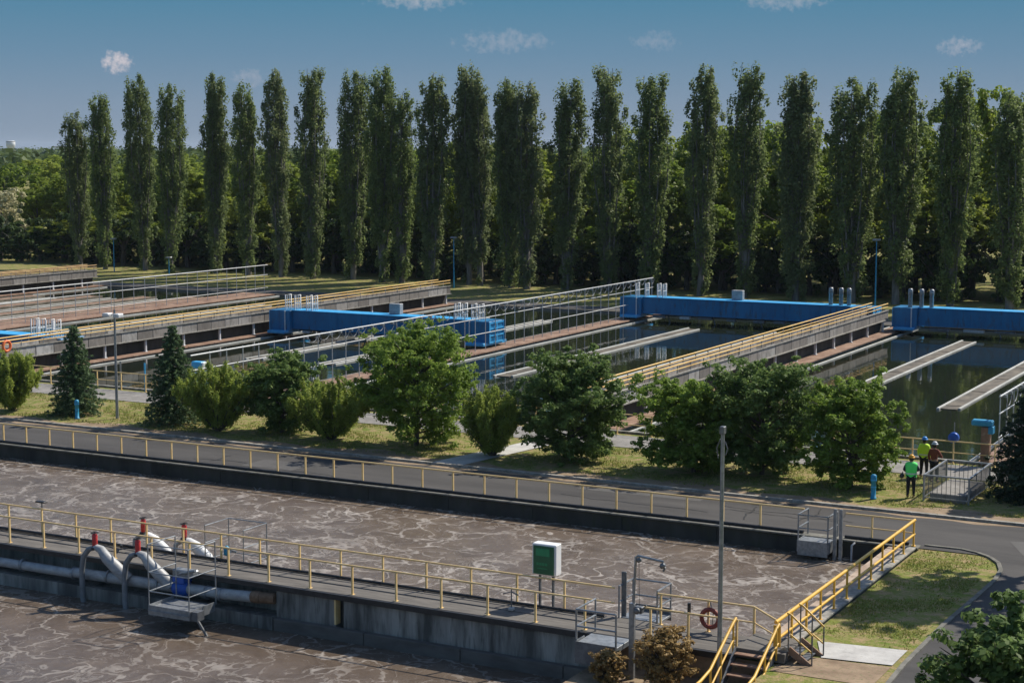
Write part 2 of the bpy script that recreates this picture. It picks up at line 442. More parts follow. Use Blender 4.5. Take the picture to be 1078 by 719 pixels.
flat('bare_earth', [(-15.2,43.3),(-12.3,43.3),(-12.3,45.2),(-15.2,45.0)], -.006, M['dirt'])
flat('far_path', [(-160,136),(20,136),(20,139),(-160,139)], .006, M['asphalt_patch'])

flat('road_grit', [(-120,64.948),(-9,64.948)]+[(-9-i*.9,64.62+.14*math.sin(i*1.9)+.1*math.sin(i*.7)) for i in range(124)], .009, M['dirt'])
flat('road_repair', [(-47,60.6),(-44.2,60.7),(-44.1,62.5),(-46.9,62.3)], .01, M['asphalt_patch'])
flat('road_repair', [(-31,63.2),(-25.4,63.3),(-25.4,64.2),(-31,64.1)], .01, M['asphalt_patch'])
rc = random.Random(31); mb = MB()
for k in range(11):
    x = rc.uniform(-58,-15); y = rc.uniform(60,64); d = rc.choice((0,0,1)); L = rc.randint(5,12)
    for j in range(L):
        nx, ny = (x+rc.uniform(.3,.8), y+rc.uniform(-.22,.22)) if d == 0 else (x+rc.uniform(-.15,.15), y+rc.uniform(.2,.4))
        if ny > 64.5 or ny < 59.8: break
        wq = rc.uniform(.015,.035); dx, dy = nx-x, ny-y; l = math.hypot(dx,dy); px, py = -dy/l*wq, dx/l*wq
        mb.quad([(x-px,y-py,.0125),(nx-px,ny-py,.0125),(nx+px,ny+py,.0125),(x+px,y+py,.0125)]); x, y = nx, ny
tag(mb.build('road_crack', M['black']), kind='structure')
# kerbs
mb = MB()
x = -120.0
while x < -10:
    mb.box(x, x+.985, 64.95, 65.15, -.1, .11); x += 1.0
tag(mb.build('kerb', M['concrete_kerb']), kind='structure')
mb = MB()
kc = [(-15.2,59.98)] + lawn_curve
for i in range(len(kc)-1):
    a, b = Vector((*kc[i],0)), Vector((*kc[i+1],0))
    n = (b-a).cross(Vector((0,0,1))).normalized()*.12
    vs = [a, b, b-n*1.2, a-n*1.2]
    lo = [Vector((p.x,p.y,-.1)) for p in vs]; hi = [Vector((p.x,p.y,.05)) for p in vs]
    mb.mesh(lo+hi, [(4,5,6,7),(0,1,5,4),(1,2,6,5),(2,3,7,6),(3,0,4,7)])
tag(mb.build('lawn_kerb', M['coping']), kind='structure')

def water(name, r, z, mat):
    mb = MB(); mb.quad([(r[0],r[2],z),(r[1],r[2],z),(r[1],r[3],z),(r[0],r[3],z)])
    return tag(mb.build(name, mat), kind='structure')
water('aeration_water', (-95,-15.5,45.6,59.4), -.55, M['aeration'])
water('near_aeration_water', (-95,-20.9,12,44.4), -1.42, M['aeration_near'])
water('basin_water', (-145,8,77.2,134.4), -.09, M['water'])

# ------------------------------------------------------------------ aeration tank walls
t = thing('tank_wall', 'stained concrete tank wall running along the road edge above brown foaming water', 'wall', (-60,59.35,0))
mb = MB()
x = -95
while x < -15.9:
    x1 = min(x+4.0, -15.75); mb.box(x, x1-.02, 59.12, 59.5, -2.6, .06); x = x1
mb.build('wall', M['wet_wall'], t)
mb = MB(); x = -95
while x < -15.6:
    x1 = min(x+2.5, -15.2); mb.box(x, x1-.012, 59.02, 59.55, .063, .13, .012); x = x1
mb.build('coping', M['coping'], t)
MB().tube([(-95,59.32,.19),(-19.6,59.32,.19)], .06, 8).tube([(-18,59.32,.19),(-15.6,59.32,.19)], .06, 8).build('cable_conduit', M['black'], t)
t = thing('end_wall', 'concrete tank end wall sloping past the lawn under the bright yellow handrail', 'wall', (-15.5,52,0))
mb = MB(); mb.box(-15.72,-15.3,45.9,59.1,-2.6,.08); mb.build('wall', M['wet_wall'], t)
mb = MB(); y = 45.95
while y < 59:
    y1 = min(y+2.2, 59.0); mb.box(-15.66,-15.26,y,y1-.012,.083,.15,.012); y = y1
mb.build('coping', M['concrete_kerb'], t)
MB().box(-16.25,-15.665,46.0,58.9,-.12,.10,.02).build('inner_ledge', M['tan'], t)
mb = MB(); mb.box(-16.35,-15.73,46.2,59.05,-2.6,-.42); mb.build('ledge', M['concrete_pale'], t)

# walkway between the two aeration tanks
t = thing('walkway', 'long grey concrete walkway on a stained wall between two brown foaming tanks', 'walkway', (-40,44.6,0))
mb = MB(); x = -95.0
while x < -16.6:
    x1 = min(x+4.2, -16.5)
    for k in range(4):
        y0 = 43.95 + k*.46
        mb.box(x, x1-.015, y0, y0+.45, -.10, .10 - (.015 if k in (1,) else 0), .01)
    x = x1
mb.build('deck', M['concrete_deck'], t)
mb = MB()
mb.box(-95,-32.72,44.5,45.7,-2.6,-.103); mb.box(-95,-32.72,43.72,44.497,-2.6,-.98)     # recess behind the pipe
mb.box(-32.72,-30.36,43.98,45.7,-2.6,-.103); mb.box(-30.36,-30.02,44.4,45.7,-2.6,-.103); mb.box(-30.02,-16.5,43.98,45.7,-2.6,-.103)
mb.build('wall', M['concrete_dark'], t)
mb = MB(); x = -32.7
while x < -18.2:
    x1 = min(x+3.6,-17.6); mb.box(x+.01, x1-.015, 43.74, 43.975, -2.6, -1.02, .015); x = x1
mb.build('footing', M['concrete_deck'], t)
mb = MB(); mb.box(-95,-16.5,43.84,43.947,-.09,.09,.01); mb.build('edge_beam', M['black'], t)
mb = MB(); mb.box(-30.365,-30.30,43.93,44.2,-.95,-.1); mb.build('lit_slot_edge', M['yellow'], t)  # yellow strip paints the sunlit inner edge of the wall slot

t = tag(MB().tube([(-95,45.42,.2),(-41.2,45.42,.2),(-40.6,45.3,.24),(-40.25,44.9,.3)], .05, 8).tube([(-95,45.55,.16),(-21.4,45.55,.16)], .05, 8).build('black_pipe', M['black'], loc=(-40,45.5,.1)),
        'pair of thin black pipes lying along the walkway foot of the far yellow handrail', 'pipe')

# ------------------------------------------------------------------ handrails
def rail(name, label, pts, h, posts, mat, levels=(1.0,), r=.028, group=None, post_r=None, lean=0):
    """pts: base polyline; posts: base points"""
    p0 = Vector(pts[0])
    t = thing(name, label, 'handrail', p0, group)
    for k, lv in enumerate(levels):
        mb = MB(); mb.tube([Vector(p) + Vector((0,0,h*lv)) for p in pts], r if k == 0 else r*.8, 8)
        mb.build('top_rail' if k == 0 else 'mid_rail', mat, t)
    pr = post_r or r*.95
    mb = MB(); mb.box(-pr, pr, -pr, pr, 0, h-.005); mb.box(-pr*2.2, pr*2.2, -pr*2.2, pr*2.2, 0, .015)
    me = mb.data('post', mat)
    for p in posts: part_at('post', me, t, Vector(p) - p0)
    return t

def lin(a, b, step):
    n = int(abs(b-a)/step + 1e-6); s = 1 if b > a else -1
    return [a + s*step*i for i in range(n+1)]

rail('handrail', 'long yellow handrail along the road beside the far edge of the foaming tank',
     [(-90,59.38,.12),(-19.6,59.38,.12)], .93, [(x,59.38,.12) for x in lin(-60.6-1.51*18,-20,1.51)], M['yellow'], (1.0,), .036)
rail('handrail', 'short yellow handrail at the tank corner right of the grey road-side platform',
     [(-18.0,59.38,.12),(-15.42,59.38,.12)], .93, [(-17.0,59.38,.12),(-15.45,59.38,.12)], M['yellow'], (1.0,.5), .032)
rail('handrail', 'thick bright yellow handrail rising along the tank end beside the dry lawn',
     [(-15.4,59.3,.14),(-15.4,44.3,.14)], .95, [(-15.4,y,.14) for y in lin(59.2,45.2,1.35)], M['yellow_deep'], (1.0,.45), .055, post_r=.03)
rail('handrail', 'yellow handrail on the far side of the walkway left of the green cabinet platform',
     [(-90,45.68,.1),(-21.1,45.68,.1)], .95, [(x,45.68,.1) for x in lin(-44.8-1.69*25,-21.3,1.69)], M['yellow'], (1.0,.5), .031)
rail('handrail', 'yellow handrail on the near side of the walkway in front of the pipes',
     [(-90,44.1,.1),(-21.0,44.1,.1)], .95, [(x,44.1,.1) for x in lin(-44.87-1.68*25,-21.3,1.68)], M['yellow'], (1.0,), .031)
rail('handrail', 'short yellow handrail with the lifebuoy at the far side of the walkway end',
     [(-19.65,45.68,.1),(-16.55,45.68,.1),(-15.5,45.0,-.06)], .95, [(-19.55,45.68,.1),(-18.0,45.68,.1),(-16.55,45.68,.1)], M['yellow'], (1.0,.5), .031)
rail('handrail', 'short yellow handrail on the near walkway edge between davit and lamp post',
     [(-19.6,44.1,.1),(-16.45,44.1,.1)], .95, [(-19.2,44.1,.1),(-18.0,44.1,.1),(-16.5,44.1,.1)], M['yellow'], (1.0,), .031)

# lifebuoy
t = thing('lifebuoy', 'faded red lifebuoy hanging on the yellow rail at the walkway end', 'lifebuoy', (-17.9,45.58,.2))
MB().torus((-17.9,45.56,.55), .27, .07).build('ring', M['ring'], t)
mb = MB(); mb.tube([(-17.95,45.58,.3),(-17.97,45.56,.55),(-17.9,45.58,1.05)], .012, 5); mb.tube([(-17.83,45.56,.3),(-17.8,45.56,.7),(-17.9,45.58,1.05)], .012, 5)
mb.build('rope', M['galv_dark'], t)

# ------------------------------------------------------------------ grey platforms with cages
def cage_rails(t, corners, open_side, z0, h, mat, r=.025, mids=(.5,)):
    for lv in (1.0,) + mids:
        mb = MB(); mb.tube([(c[0],c[1],z0+h*lv) for c in corners], r, 6, smooth=False)
        mb.build('guard_rail', mat, t)
    m2 = MB(); m2.tube([(0,0,0),(0,0,h)], r, 6); me = m2.data('post', mat)
    for c in corners: part_at('post', me, t, Vector((c[0],c[1],z0)) - ORG[t.name])

# near hoist platform
t = thing('platform', 'grey guarded platform jutting from the near walkway edge beside the davit hoist', 'platform', (-20.3,43.4,.1))
MB().box(-21.0,-19.7,42.75,43.83,-.05,.11,.01).build('floor_plate', M['galv'], t)
mb = MB(); mb.box(-21.0,-19.7,42.72,42.745,-.5,.16); mb.box(-21.03,-21.003,42.75,43.38,-.35,.16); mb.build('kick_plate', M['galv_dark'], t)
cage_rails(t, [(-21.0,44.1),(-21.0,42.8),(-19.72,42.8)], None, .1, 1.0, M['galv'], .03)
mb = MB(); mb.bar((-20.6,42.9,-.1),(-20.6,43.45,-1.0),.07); mb.bar((-19.9,42.9,-.1),(-19.9,43.45,-1.0),.07); mb.build('bracket', M['galv_dark'], t)
# far hoist platform
t = thing('platform', 'grey guarded platform over the far tank behind the davit, with a flat steel mast', 'platform', (-20.3,46.2,.1))
MB().box(-20.98,-19.7,45.87,46.85,.02,.10,.01).build('floor_plate', M['galv'], t)
MB().box(-20.98,-19.7,46.852,46.88,-.1,.3).build('kick_plate', M['galv_dark'], t)
cage_rails(t, [(-20.98,45.75),(-20.98,46.8),(-19.7,46.8),(-19.7,45.75)], None, .1, 1.0, M['galv'], .03)
MB().box(-21.02,-20.86,46.0,46.06,-2.2,1.5,.01).build('mast', M['galv_dark'], t)

t = thing('davit', 'tall grey davit hoist with a short arm and pulleys at the platform corner', 'hoist', (-19.3,43.1,-.4))
MB().box(-19.40,-19.24,42.98,43.12,-1.4,1.45,.012).build('mast', M['galv'], t)
mb = MB(); mb.tube([(-19.28,43.05,1.2),(-19.25,43.05,2.2),(-19.22,43.05,2.80),(-19.15,43.05,2.86),(-18.35,43.05,2.78)], .04, 8); mb.build('arm', M['galv'], t)
mb = MB()
mb.lathe((-18.38,43.05,2.66), [(.02,-.06),(.08,-.05),(.08,.05),(.02,.06)], 12, 'y'); mb.bar((-18.36,43.05,2.5),(-18.3,43.05,2.62),.05)
mb.lathe((-19.12,43.05,2.74), [(.02,-.06),(.07,-.05),(.07,.05),(.02,.06)], 12, 'y'); mb.build('pulley', M['galv_dark'], t)
mb = MB(); mb.box(-19.22,-18.98,42.95,43.15,1.18,1.38,.02); mb.lathe((-19.1,42.93,1.28), [(.03,-.1),(.09,-.09),(.09,.0),(.03,.01)], 12, 'y'); mb.tube([(-18.98,43.0,1.3),(-18.85,43.0,1.45)], .015, 6); mb.build('winch', M['galv_dark'], t)
mb = MB(); mb.tube([(-19.1,43.05,1.38),(-19.12,43.05,2.72)], .008, 5); mb.tube([(-18.38,43.05,2.62),(-19.12,43.05,2.72)], .008, 5); mb.build('cable', M['black'], t)

# platform on the road side of the tank
t = thing('platform', 'grey guarded steel platform hanging over the tank at the road-side wall', 'platform', (-18.9,58.9,0))
MB().box(-19.45,-18.3,58.2,59.0,-.02,.10,.01).build('floor_plate', M['galv'], t)
mb = MB(); mb.box(-19.45,-18.3,58.17,58.197,-.42,.13); mb.box(-19.48,-19.453,58.2,59.0,-.3,.13); mb.box(-18.297,-18.27,58.2,59.0,-.3,.13); mb.build('kick_plate', M['galv'], t)
cage_rails(t, [(-19.45,59.4),(-19.45,58.25),(-18.32,58.25),(-18.32,59.4)], None, .08, 1.0, M['galv'], .03)
mb = MB(); mb.box(-18.2,-18.08,58.5,58.58,-2,1.36); mb.build('mast', M['galv'], t)
mb = MB(); mb.box(-17.98,-17.86,58.5,58.58,-2,1.36); mb.build('mast', M['galv'], t)
mb = MB(); mb.tube([(-17.55,58.7,-1.2),(-17.55,58.7,.02),(-17.5,58.9,.08)], .04, 8); mb.tube([(-15.9,58.75,.05),(-16.3,58.7,.0),(-16.35,58.6,-.5)], .03, 6); mb.build('drain_pipe', M['pipe'], t)

# hanging inspection cages by the pipes
t = thing('platform', 'grey hanging inspection cage with thin rails in front of the blue valve', 'platform', (-35.6,42.7,-.6))
MB().box(-36.5,-34.8,42.0,43.3,-.78,-.72).build('floor_plate', M['galv'], t)
mb = MB(); mb.box(-36.52,-34.78,41.97,41.998,-.95,-.62,.005); mb.box(-36.53,-36.502,42.0,43.3,-.95,-.62); mb.box(-34.798,-34.77,42.0,43.3,-.95,-.62)
mb.bar((-36.5,41.95,-.8),(-34.8,41.95,-.8),.05,.03); mb.build('kick_plate', M['galv'], t)
cage_rails(t, [(-36.5,43.4),(-36.5,42.0),(-34.8,42.0),(-34.8,43.4)], None, -.72, 2.15, M['galv'], .022, (.26,.56))
mb = MB(); mb.bar((-34.6,42.1,-.85),(-34.2,42.2,-1.5),.07); mb.box(-34.76,-34.5,42.05,42.4,-.95,-.65); mb.build('hook_arm', M['galv_dark'], t)
t = thing('platform', 'thin grey inspection cage over the far tank behind the white bent pipes', 'platform', (-36.3,46.5,0))
MB().box(-37.2,-35.5,45.9,47.2,-.62,-.56).build('floor_plate', M['galv_dark'], t)
cage_rails(t, [(-37.2,45.85),(-37.2,47.2),(-35.5,47.2),(-35.5,45.85)], None, -.56, 1.78, M['galv'], .022, (.3,.65))

# ------------------------------------------------------------------ air pipes with red valves
mb = MB()
t = thing('air_pipe', 'long thick grey air pipe along the near walkway wall with a rusty end', 'pipe', (-40,43.75,-.6))
mb.tube([(-95,43.85,-.6),(-41.5,43.85,-.6)], .17, 14); mb.tube([(-41.5,43.85,-.55),(-34.8,43.85,-.48)], .19, 14); mb.tube([(-34.8,43.85,-.48),(-33.6,43.85,-.42)], .19, 14)
mb.build('pipe', M['pipe'], t)
for x in (-46,-44.0,-41.5,-39.9,-37.6,-35.5,-34.9): MB().lathe((x,43.85,-.6+(.09 if x>-41.4 else .02)), [(.14,-.04),(.24,-.04),(.24,.04),(.14,.04)], 14, 'x').build('flange', M['galv'], t)
MB().tube([(-33.6,43.85,-.42),(-33.42,43.85,-.40),(-33.25,43.85,-.40)], [.2,.215,.2], 14).tube([(-33.27,43.85,-.4),(-32.75,43.95,-.40)], .185, 14).build('pipe_end', M['pipe_end'], t)
mb = MB(); mb.tube([(-36.95,43.85,-.50),(-36.85,43.85,-.5),(-36.4,43.85,-.49),(-36.3,43.85,-.49)], [.2,.29,.29,.2], 14); mb.box(-36.85,-36.35,43.6,44.1,-.3,-.05,.03); mb.build('valve', M['blue_valve'], t, label='blue butterfly valve on the grey pipe')
mb = MB(); mb.box(-36.8,-35.9,43.55,43.9,-.02,.22,.04); mb.tube([(-36.4,43.5,.1),(-35.7,43.45,.3)], .05, 8); mb.build('actuator', M['galv'], t)

def loop(xt, near, label, scale=1.0):
    s = -1 if near else 1
    y = 43.45 if near else 46.05
    t = thing('air_pipe_loop', label, 'pipe', (xt, y, .6), 'bent air pipes with red valves')
    mb = MB()
    if near:
        mb.tube([(xt-.5,y-.02,-2.0),(xt-.62,y-.02,-1.2),(xt-.64,y,-.3),(xt-.55,y,.2),(xt-.3,y,.5),(xt,y,.6)], .10, 10)
        mb.build('drop_pipe', M['pipe_dark'], t)
        mb = MB(); mb.tube([(xt,y,.62),(xt+.26,y,.56),(xt+.50,y+.02,.28),(xt+.82,y+.1,-.02),(xt+1.2,y+.3,-.45)], [.11,.15,.20,.22,.22], 12)
        mb.build('branch_pipe', M['pipe'], t)
    else:
        mb.tube([(xt-.1,y,.5),(xt+.15,y+.05,.47),(xt+.42,y+.12,.3),(xt+.85,y+.2,-.05),(xt+1.1,y+.25,-.7)], [.11,.16,.21,.21,.21], 12)
        mb.build('branch_pipe', M['galv_white'], t)
        mb = MB(); mb.tube([(xt-.1,y,.5),(xt-.4,y,.3),(xt-.5,y,-.7)], .09, 8); mb.build('drop_pipe', M['pipe'], t)
    mb = MB(); mb.lathe((xt,y,.86), [(.05,-.26),(.095,-.22),(.10,.18),(.06,.24)], 12); mb.build('valve', M['red'], t)
    mb = MB(); mb.torus((xt,y,1.13), .13, .018, 'z', 16, 6); mb.bar((xt-.13,y,1.13),(xt+.13,y,1.13),.02); mb.bar((xt,y,1.05),(xt,y,1.16),.03)
    mb.lathe((xt,y,.58), [(.06,-.03),(.14,-.03),(.14,.03),(.06,.03)], 12); mb.build('handwheel', M['black'], t)
loop(-40.15, True, 'grey bent air pipe with red valve, left of two at the near walkway edge')
loop(-38.2, True, 'grey bent air pipe with red valve beside the hanging inspection cage')
loop(-40.2, False, 'white bent pipe with tall red valve behind the far walkway rail, left one')
loop(-38.3, False, 'white bent pipe with red valve behind the far rail, nearest the thin cage')
t = thing('float_switch', 'small blue grey instrument head clipped low on the far walkway rail', 'instrument', (-36.2,45.75,.2))
MB().lathe((-36.2,45.8,.45), [(.03,-.2),(.11,-.16),(.11,.08),(.04,.16)], 10).build('head', M['blue_marker'], t)
MB().tube([(-36.2,45.8,.5),(-35.8,45.85,.42)], .04, 6).build('cable_gland', M['galv'], t)
t = thing('sensor_pole', 'thin dark sensor pole with a flat cap on the far walkway side', 'pole', (-44.95,46.0,0))
MB().tube([(-44.95,45.85,.0),(-44.95,45.85,1.25)], .025, 6).build('pole', M['galv_dark'], t); MB().box(-45.2,-44.75,45.75,45.95,1.25,1.31,.01).build('cap', M['black'], t)

# green cabinet
t = thing('control_cabinet', 'white control cabinet with green door on two posts by the walkway', 'cabinet', (-23.6,45.9,.1))
MB().box(-24.05,-23.2,45.82,46.2,1.1,2.1,.02).build('housing', M['white'], t)
d = MB().box(-24.0,-23.27,45.792,45.817,1.13,2.04,.006).build('door', M['green_panel'], t)
mb = MB(); mb.box(-23.9,-23.42,45.784,45.79,1.72,1.96); mb.build('label_plate', M['green_label'], d)
mb = MB()
for k in range(4): mb.box(-23.88+.1*k,-23.80+.1*k,45.784,45.79,1.42,1.50)
mb.box(-23.85,-23.5,45.784,45.79,1.30,1.33); mb.build('lettering', M['green_label'], d)
for x in (-23.85,-23.38): MB().box(x-.035,x+.035,45.95,46.02,-.3,1.1).build('leg', M['galv_dark'], t)
t = thing('service_stand', 'small thin metal stand with a cable at the walkway left of the green cabinet', 'stand', (-24.2,44.6,.1))
mb = MB(); mb.tube([(-24.3,44.9,.1),(-24.3,44.9,.85)], .02, 6); mb.tube([(-24.6,44.9,.6),(-24.3,44.9,.7),(-24.05,44.9,.62)], .02, 6); mb.build('post', M['galv_dark'], t)
MB().box(-24.38,-24.22,44.8,45.0,.1,.2,.02).build('foot', M['concrete_pale'], t)
t = thing('valve_spindle', 'short black valve spindle standing behind the near rail beside the lifebuoy', 'spindle', (-18.0,44.2,.1))
MB().tube([(-18.02,44.2,.1),(-18.02,44.2,1.05)], .03, 6).tube([(-18.02,44.2,1.0),(-18.02,44.2,1.34)], .055, 8).build('spindle', M['black'], t)

# ------------------------------------------------------------------ stairs at the walkway end
t = thing('staircase', 'short stair down from the walkway end with dark treads and brown edges', 'stairs', (-15.9,44,-.8))
mb = MB(); mb.box(-16.48,-15.0,43.95,45.6,.02,.30,.015); mb.build('landing', M['concrete_deck'], t)
mb = MB()
for k in range(5): mb.box(-16.42,-15.36,43.66-k*.30,43.94-k*.30,.16-k*.22,.20-k*.22,.008)
mb.build('treads', M['rust_ledge'], t)
for x in (-16.47,-15.33):
    MB().bar((x,43.98,.22),(x,42.35,-.98),.05,.24).build('stringer', M['galv'], t)
def stair_rail(x, label):
    t2 = thing('handrail', label, 'handrail', (x,43.9,.1))
    MB().tube([(x,44.15,1.1),(x,43.9,1.0),(x,42.2,.12),(x,41.5,.0),(x,40.5,-.05)], .045, 8).build('top_rail', M['yellow_deep'], t2)
    MB().tube([(x,44.1,.55),(x,43.9,.48),(x,42.3,-.36),(x,41.5,-.45)], .032, 8).build('mid_rail', M['yellow_deep'], t2)
    for y, z0, z1 in ((43.95,.1,1.02),(43.0,-.55,.53),(42.2,-.8,.12),(41.5,-.8,.0)):
        MB().tube([(x,y,z0),(x,y,z1)], .03, 6).build('post', M['yellow_deep'], t2)
stair_rail(-16.55, 'yellow stair handrail nearest the lamp post at the walkway end')
stair_rail(-15.25, 'yellow stair handrail on the lawn side of the end stairs')
# stair to the lawn
t = thing('staircase', 'small steel stile from the landing down to the pale garden path', 'stairs', (-14.7,44.6,0))
for y in (44.25,45.3): MB().bar((-15.0,y,.38),(-14.3,y,-.1),.05,.2,(0,0,1)).build('stringer', M['rust_ledge'], t)
mb = MB()
for k in range(3): mb.box(-14.98+k*.23,-14.74+k*.23,44.28,45.27,.2-k*.15,.23-k*.15)
mb.build('treads', M['galv_dark'], t)
mb = MB(); mb.bar((-15.02,44.2,.40),(-15.6,44.2,.0),.05,.16); mb.build('brace', M['galv'], t)
for y in (44.25,45.3):
    mb = MB(); mb.tube([(-15.05,y,1.42),(-14.95,y,1.40),(-14.3,y,.86)], .03, 8); mb.tube([(-14.95,y,.82),(-14.3,y,.36)], .026, 8); mb.build('handrail', M['yellow_deep'], t)
    for x, z0, z1 in ((-15.0,.35,1.4),(-14.65,.1,1.12),(-14.3,-.05,.86)):
        MB().tube([(x,y,z0),(x,y,z1)], .022, 6).build('post', M['galv_dark'], t)
t = tag(MB().box(-15.42,-15.2,44.15,44.19,.42,1.05,.01).build('sign_board', M['yellow_deep'], loc=(-15.3,44.17,.4)), 'narrow plain yellow board fixed upright on the landing rail', 'board')
t = thing('pipe_flange', 'round pale grey pipe mouth under the steel stile at the lawn corner', 'pipe', (-14.9,43.9,-.5))
mb = MB(); mb.lathe((-14.85,43.6,-.45), [(.2,-.35),(.36,-.35),(.36,-.28),(.28,-.27),(.28,.6)], 20, 'y'); mb.build('pipe', M['pipe'], t)
MB().torus((-14.85,43.24,-.45), .3, .05, 'y', 22, 8).build('flange', M['galv'], t)

# ------------------------------------------------------------------ lamp posts
def tapered(mb, p, h, r0, r1): mb.tube([p, (p[0],p[1],p[2]+h*.5), (p[0],p[1],p[2]+h)], [r0,(r0+r1)/2,r1], 10)
t = thing('lamp_post', 'tall slim grey lamp post standing in front of the walkway end', 'lamp post', (-16.65,43.15,-.8))
mb = MB(); tapered(mb, (-16.65,43.15,-.8), 7.4, .075,.052); mb.build('pole', M['galv'], t)
mb = MB(); mb.box(-16.72,-16.58,43.05,43.25,6.6,6.82,.02); mb.tube([(-16.72,43.15,6.45),(-16.82,43.15,6.2),(-16.78,43.15,5.9)], .015, 6); mb.tube([(-16.58,43.15,6.4),(-16.5,43.15,6.2),(-16.56,43.15,6.0)], .015, 6); mb.build('head', M['galv_dark'], t)
t = thing('lamp_post', 'slim grey lamp post with two floodlights rising between the left verge shrubs', 'lamp post', (-61.25,68.3,0))
mb = MB(); tapered(mb, (-61.25,68.3,0), 5.9, .085,.055); mb.tube([(-61.25,68.3,5.8),(-61.25,68.3,6.75)], .015, 6); mb.build('pole', M['galv'], t)
MB().tube([(-61.75,68.3,5.65),(-60.75,68.3,5.65)], .03, 6).build('cross_arm', M['galv'], t)
for x in (-61.62,-60.88):
    f = MB().box(x-.2,x+.2,67.95,68.4,5.5,5.72,.04).build('floodlight', M['galv_white'], t)
    MB().box(x-.17,x+.17,67.93,67.948,5.53,5.69).build('glass', M['glass'], f)
def far_lamp(x, y, h, label, r=.07):
    t = thing('lamp_post', label, 'lamp post', (x,y,0))
    mb = MB(); tapered(mb, (x,y,0), h, r, r*.6); mb.build('pole', M['blue_marker'], t)
    MB().box(x-.35,x+.35,y-.2,y+.2,h-.02,h+.16,.04).build('head', M['galv'], t)
far_lamp(-88.2,150.3,5.2,'thin teal lamp post before the poplars near the double topped poplar')
far_lamp(-135.7,151.5,3.8,'short teal lamp post near the left end of the poplar row')
far_lamp(-42.9,149.0,6.2,'thin teal lamp post behind the rightmost blue bridge')
far_lamp(-126.6,150.6,1.9,'stubby teal lamp post in shade beside a left poplar trunk')

# ------------------------------------------------------------------ verge furniture
def marker(x, y, label):
    t = thing('marker_post', label, 'marker post', (x,y,0), 'blue marker posts on the verge')
    mb = MB(); mb.lathe((x,y,0), [(.13,0),(.13,.05),(.105,.06),(.105,.72),(.125,.73),(.125,.98),(.06,1.03)], 14); mb.build('post', M['blue_marker'], t)
    mb = MB(); mb.lathe((x,y,.80), [(.128,-.03),(.128,.03)], 14); mb.lathe((x,y,.5), [(.108,-.02),(.108,.02)], 14); mb.build('band', M['blue_light'], t)
marker(-63.1,67.2,'blue round marker post at the foot of the left spruce')
marker(-19.25,67.3,'blue round marker post right of a dense shrub near the workers')

# grey railed pit
t = thing('pit_railing', 'grey barred railing round a concrete pit beside the workers', 'railing', (-16.4,69.8,0))
MB().box(-17.1,-15.6,68.1,71.5,-.3,.32,.03).build('pit_wall', M['path'], t)
mb = MB()
cs = [(-17.3,67.9),(-17.3,71.7),(-15.45,71.7),(-15.45,67.9),(-17.3,67.9)]
for i in range(4):
    a, b = cs[i], cs[i+1]
    mb.bar((a[0],a[1],1.08),(b[0],b[1],1.08),.07,.06); mb.bar((a[0],a[1],.15),(b[0],b[1],.15),.04)
mb.build('top_frame', M['galv'], t)
for i in range(4):
    a, b = Vector((*cs[i],0)), Vector((*cs[i+1],0)); L = (b-a).length; n = int(L/.17); mb = MB()
    for k in range(1, n):
        p = a + (b-a)*(k/n); mb.box(p.x-.011,p.x+.011,p.y-.011,p.y+.011,.15,1.06)
    mb.build('bars', M['galv_dark'], t)
for c in cs[:4]: MB().box(c[0]-.035,c[0]+.035,c[1]-.035,c[1]+.035,0,1.05).build('post', M['galv'], t)

# ------------------------------------------------------------------ settling basins
def ledge(x0, x1, label, y1=134.4):
    t = thing('basin_ledge', label, 'wall', ((x0+x1)/2,100,0))
    MB().box(x0+.12,x1-.12,77.3,y1,-3,.02).build('wall', M['concrete_dark'], t)
    mb = MB(); y = 77.25
    while y < y1-.1:
        e = min(y+3.0, y1); mb.box(x0,x1,y,e-.03,.023,.12,.015); y = e
    mb.build('top_slab', M['rust_ledge'], t)
    mb = MB(); mb.box(x1+.42,x1+.56,77.3,y1,-.9,-.0,.02); mb.box(x0-.56,x0-.42,77.3,y1,-.9,-.0,.02); mb.build('launder_lip', M['launder'], t)
    return t
ledge(-36.95,-35.6,'rust brown ledge under the right concrete gallery between two basins')
ledge(-59.6,-57.75,'rust brown ledge carrying the middle pipe trellis between basins')
ledge(-80.1,-78.4,'rust brown ledge under the left concrete gallery', 134.4)
ledge(-103.4,-99.5,'broad rust brown ledge carrying the far left pipe trellis')
ledge(-123.6,-121.9,'rust brown ledge below the farthest left gallery')
ledge(-17.2,-15.4,'rust brown ledge at the right frame side behind the dark conifer')
t = tag(MB().box(-145,8,77.0,77.25,-3,.10).build('basin_front_wall', M['concrete_dark'], loc=(-50,77,0)), 'low dark concrete front wall of the settling basins along the pale path', 'wall')
t = tag(MB().box(-145,8,134.45,134.8,-3,.10).build('basin_end_wall', M['concrete_deck'], loc=(-50,134.6,0)), 'low concrete end wall of the settling basins before the far grass', 'wall')

